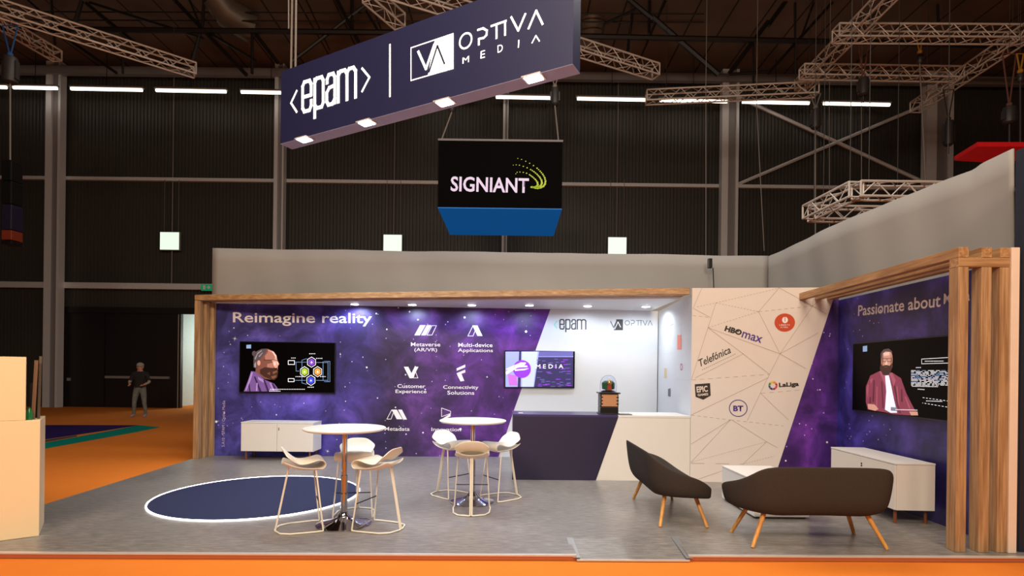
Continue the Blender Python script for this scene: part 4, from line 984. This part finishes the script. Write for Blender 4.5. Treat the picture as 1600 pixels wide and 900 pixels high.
# ------------------------------------------------------------------ coffee table
z0_,z1_=1360/(811-584.6),1360/(779-584.0)
t=thing('coffee_table',(3.0,6.5,0),'low white box coffee table between the two sofas','table')
at(t,MB().box((2.70,6.02,.02),(3.31,6.95,.41),M_white).build('body',bevel=.004))
at(t,MB().box((2.695,6.015,.411),(3.315,6.955,.43),M_white).build('top',bevel=.003))
at(t,MB().box((2.73,6.05,.001),(3.28,6.92,.02),M_steel).build('plinth'))

# ------------------------------------------------------------------ bar tables
def bar_table(label,c,R,rb):
    t=thing('bar_table',(c[0],c[1],0),label,'table','round white bar tables')
    MB().lathe([(0,.972),(R-.02,.972),(R,.985),(R,.994),(R-.008,1.0),(0,1.0)],M_white,seg=64).build('table_top',t,smooth=True)
    MB().lathe([(.035,.02),(.035,.5),(.026,.51),(.026,.95),(.07,.955),(.12,.971),(0,.971)],M_chrome,seg=28).build('pole',t,smooth=True)
    MB().lathe([(rb,.001),(rb,.010),(rb*.9,.02),(rb*.5,.045),(rb*.25,.075),(.05,.10),(.04,.13),(.0,.13)],M_chrome,seg=56).build('base',t,smooth=60)
T1=(-1.718,5.617); T2=(-.469,6.64)
bar_table('nearer round white bar table on a chrome column',T1,.413,.278)
bar_table('farther round white bar table on a chrome column',T2,.406,.268)

# ------------------------------------------------------------------ bar stools
def stool(label,front,back):
    fr=Vector((front[0],front[1],0)); bk=Vector((back[0],back[1],0)); d=(fr-bk).normalized()
    rz=math.atan2(d.y,d.x)-pi/2; ctr=fr-d*.17
    if stool.proto is None:
        t=thing('bar_stool',(0,0,0),label,'stool','cream wire-leg bar stools')
        # hairpin shell: lower sheet, rounded nose, seat, raised back
        prof=[(-.215,.668,.165),(-.16,.638,.19),(-.08,.608,.198),(.02,.592,.20),(.10,.593,.20),(.165,.612,.20),(.197,.652,.20),(.178,.694,.198),(.12,.708,.19),(.04,.698,.168),(-.04,.690,.158),(-.105,.702,.165),(-.16,.738,.19),(-.195,.785,.20),(-.215,.822,.165)]
        nx=13; vs=[]; fs=[]
        for i,(y,z,hw) in enumerate(prof):
            for k in range(nx):
                s_=-1+2*k/(nx-1); x=hw*s_
                lift=0.0
                if 9<=i<=11: lift=.030*(abs(s_)**3)*-1
                if i>=12: lift=-.02*(i-11)*abs(s_)**4; 
                yb=.035*abs(s_)**2 if i>=11 else (-.0 if i>4 else .02*abs(s_)**2)
                if i<=4: lift=.035*abs(s_)**3
                vs.append((x,y+yb,z+lift))
        for i in range(len(prof)-1):
            for k in range(nx-1): fs.append((i*nx+k,i*nx+k+1,(i+1)*nx+k+1,(i+1)*nx+k))
        b=MB(); b.add(vs,fs,M_stool); o=b.build('seat_shell',t,smooth=80)
        m=o.modifiers.new('th','SOLIDIFY'); m.thickness=.011; m.offset=0
        m=o.modifiers.new('s','SUBSURF'); m.levels=1; m.render_levels=2
        r=.008
        for s_ in (-1,1):
            b=MB(); b.tube([(s_*.165,.10,.612),(s_*.205,.17,.012)],r,M_stool,8); b.build('leg',t,smooth=True)
            b=MB(); b.tube([(s_*.205,.17,.010),(s_*.215,.10,.010),(s_*.20,-.13,.010),(s_*.15,-.22,.010),(s_*.03,-.262,.010),(s_*.010,-.262,.012)],r,M_stool,8); b.build('floor_runner',t,smooth=True)
            b=MB(); b.tube([(s_*.010,-.258,.010),(s_*.010,-.14,.63)],r*1.15,M_stool,8); b.build('back_leg',t,smooth=True)
        b=MB(); b.tube([(-.186,.138,.27),(.186,.138,.27)],.006,M_dsteel,8); b.build('footrest',t,smooth=True)
        stool.proto=t
    else:
        t=copy_tree(stool.proto); t['label']=label
    t.location=ctr; t.rotation_euler=(0,0,rz)
    return t
stool.proto=None
stool('cream bar stool left of the nearer table',(-1.92,5.53),(-2.29,5.36))
stool('cream bar stool right of the nearer table',(-1.50,5.56),(-1.12,5.44))
stool('cream bar stool behind the nearer table',(-1.69,5.83),(-1.75,6.24))
stool('cream bar stool in front of the farther table, seen from the back',(-.452,6.39),(-.432,5.97))
stool('cream bar stool behind left of the farther table',(-.632,6.87),(-.93,7.12))
stool('cream bar stool right of the farther table by the bar',(-.27,6.77),(.107,7.03))

# ------------------------------------------------------------------ sofas
def sofa(label,loc,rz):
    if sofa.proto is None:
        t=thing('sofa',(0,0,0),label,'sofa','dark two-seat shell sofas')
        rim=[(0,-.385,.765),(.30,-.388,.765),(.50,-.38,.762),(.60,-.345,.735),(.665,-.27,.665),(.725,-.16,.60),(.775,-.02,.56),(.785,.10,.525),(.75,.20,.47),(.65,.30,.39),(.32,.34,.365),(0,.345,.36)]
        bot=[(0,-.25,.29),(.24,-.25,.285),(.38,-.245,.28),(.44,-.23,.28),(.49,-.19,.285),(.53,-.13,.29),(.56,-.04,.295),(.56,.06,.30),(.54,.17,.305),(.46,.25,.31),(.24,.29,.315),(0,.295,.315)]
        def full(L): return L+[(-x,y,z) for x,y,z in L[-2:0:-1]]
        R_=full(rim); B__=full(bot); n=len(R_)
        def lerp(a,b,t_,dz=0,out=0):
            return [tuple((p[i]*(1-t_)+q[i]*t_)*( (1+out) if i<2 else 1)+(dz if i==2 else 0) for i in range(3)) for p,q in zip(a,b)]
        inner=[(x*(1-.055/max(.2,math.hypot(x,y))) ,y+(.050 if y<0 else -.03)*min(1,abs(y)/.3),z-.012) for x,y,z in R_]
        seat=[(x*.80,max(min(y*.80+.03,.26),-.22),.40+.0*z) for x,y,z in R_]
        layers=[[(x*.4,y*.4,.295) for x,y,z in B__],B__,lerp(B__,R_,.28,-.05,.14),lerp(B__,R_,.62,-.06,.075),R_,[(x*.985,y*.985,z+.012) for x,y,z in R_],inner,lerp(inner,seat,.5,-.05),seat,[(x*.4,y*.4,.395) for x,y,z in seat]]
        vs=[p for L in layers for p in L]; fs=[]
        for i in range(len(layers)-1):
            for k in range(n): fs.append((i*n+k,i*n+(k+1)%n,(i+1)*n+(k+1)%n,(i+1)*n+k))
        fs.append(tuple(range(n))[::-1]); fs.append(tuple((len(layers)-1)*n+k for k in range(n)))
        b=MB(); b.add(vs,fs,M_fab); b.build('shell',t,smooth=80,sub=2)
        seam=[(x*1.0,y,z+.004) for x,y,z in R_]
        for sx in (-1,1):
            for sy in (-1,1):
                b=MB(); b.tube([(sx*.47,sy*.155,.325),(sx*.62,sy*.245,.002)],.023,M_leg,14,r2=.017); b.build('leg',t,smooth=True)
        sofa.proto=t
    else:
        t=copy_tree(sofa.proto); t['label']=label
    t.location=loc; t.rotation_euler=(0,0,rz); return t
sofa.proto=None
sofa('dark brown two-seat shell sofa at the front right seen from behind',(2.855,5.255,0),0)
sofa('dark brown two-seat shell sofa seen from its side, facing right',(1.80,6.265,0),-pi/2)

# ------------------------------------------------------------------ person in the hall
def person(loc,rz):
    t=thing('person',loc,'person in a dark top and mottled trousers standing by the dark doors','person',None,rz)
    J={'pel':(0,0,.95),'sp':(0,0,1.15),'ch':(0,0,1.36),'nk':(0,0,1.50),'hd':(0,.01,1.58),'ht':(0,.01,1.72),
       'ls':(.19,0,1.42),'le':(.30,.02,1.15),'lh':(.20,.20,1.06),'rs':(-.19,0,1.42),'re':(-.30,.02,1.15),'rh':(-.20,.20,1.06),
       'lp':(.10,0,.90),'lk':(.15,.03,.50),'la':(.18,-.02,.09),'lt':(.19,.14,.035),'rp':(-.10,0,.90),'rk':(-.15,.03,.50),'ra':(-.18,-.02,.09),'rt':(-.19,.14,.035)}
    Rd={'pel':.15,'sp':.14,'ch':.17,'nk':.06,'hd':.09,'ht':.085,'ls':.075,'le':.05,'lh':.035,'rs':.075,'re':.05,'rh':.035,'lp':.105,'lk':.068,'la':.048,'lt':.036,'rp':.105,'rk':.068,'ra':.048,'rt':.036}
    Ed=[('pel','sp'),('sp','ch'),('ch','nk'),('nk','hd'),('hd','ht'),('ch','ls'),('ls','le'),('le','lh'),('ch','rs'),('rs','re'),('re','rh'),('pel','lp'),('lp','lk'),('lk','la'),('la','lt'),('pel','rp'),('rp','rk'),('rk','ra'),('ra','rt')]
    ks=list(J); me=bpy.data.meshes.new('b'); me.from_pydata([J[k] for k in ks],[(ks.index(a),ks.index(b)) for a,b in Ed],[])
    o=bpy.data.objects.new('b',me); COL.objects.link(o); o.modifiers.new('s','SKIN')
    if not me.skin_vertices: me.skin_vertices_add() if hasattr(me,'skin_vertices_add') else None
    for i,k in enumerate(ks):
        me.skin_vertices[0].data[i].radius=(Rd[k],Rd[k]*(.75 if k in('pel','sp','ch') else 1)); me.skin_vertices[0].data[i].use_root=(i==0)
    m=o.modifiers.new('ss','SUBSURF'); m.levels=2
    dg=bpy.context.evaluated_depsgraph_get(); dg.update(); bm=bpy.data.meshes.new_from_object(o.evaluated_get(dg)); bpy.data.objects.remove(o)
    mats=[mat('skin',(186,130,104),.6),mat('dark_top',(30,27,30),.9),mat('mottled_trousers',(112,116,110),.9,var=.5,scale=14),mat('pale_shoe',(150,150,165),.7),mat('pale_cuff',(150,140,120),.8,var=.4,scale=12)]
    for mm in mats: bm.materials.append(mm)
    for p in bm.polygons:
        c=p.center
        p.material_index = 0 if c.z>1.50 or (c.y>.17 and c.z>.8) else (4 if (abs(c.x)>.23 and c.z<1.2 and c.z>.9) else (1 if c.z>.98 else (2 if c.z>.10 else 3)))
        p.use_smooth=True
    body=bpy.data.objects.new('body',bm); COL.objects.link(body); body.parent=t
    b=MB(); b.ball((0,-.005,1.70),.108,mat('grey_hair',(150,140,132),.9),16,10,(1,1.05,.85)); b.build('hair',t,smooth=True)
    b=MB()
    for s_ in (-1,1):
        b.ball((s_*.2,.23,1.055),.028,mats[0],8,6,(1,1.3,.8))
        for i in range(4): b.tube([(s_*.2+(i-1.5)*.017,.25,1.055),(s_*.19+(i-1.5)*.015,.30-.008*abs(i-1.4),1.05),(s_*.175+(i-1.5)*.013,.315,1.03)],.0085,mats[0],6)
        b.tube([(s_*.185,.22,1.06),(s_*.155,.26,1.07)],.010,mats[0],6)
    b.build('hand',t,smooth=True)
    b=MB(); b.ball((0,.108,1.63),.017,mats[0],8,6,(.8,1,1.3))
    for s_ in (-1,1): b.ball((s_*.034,.09,1.655),.011,M_black,8,6); b.ball((s_*.095,0,1.63),.022,mats[0],8,6,(.5,1,1.3))
    b.tube([(-.025,.098,1.585),(.025,.098,1.585)],.005,mats[0],5)
    b.build('face',t,smooth=True)
    return t
q=G(218,652,HF); person((q.x,q.y,HF+.001),pi+.15)
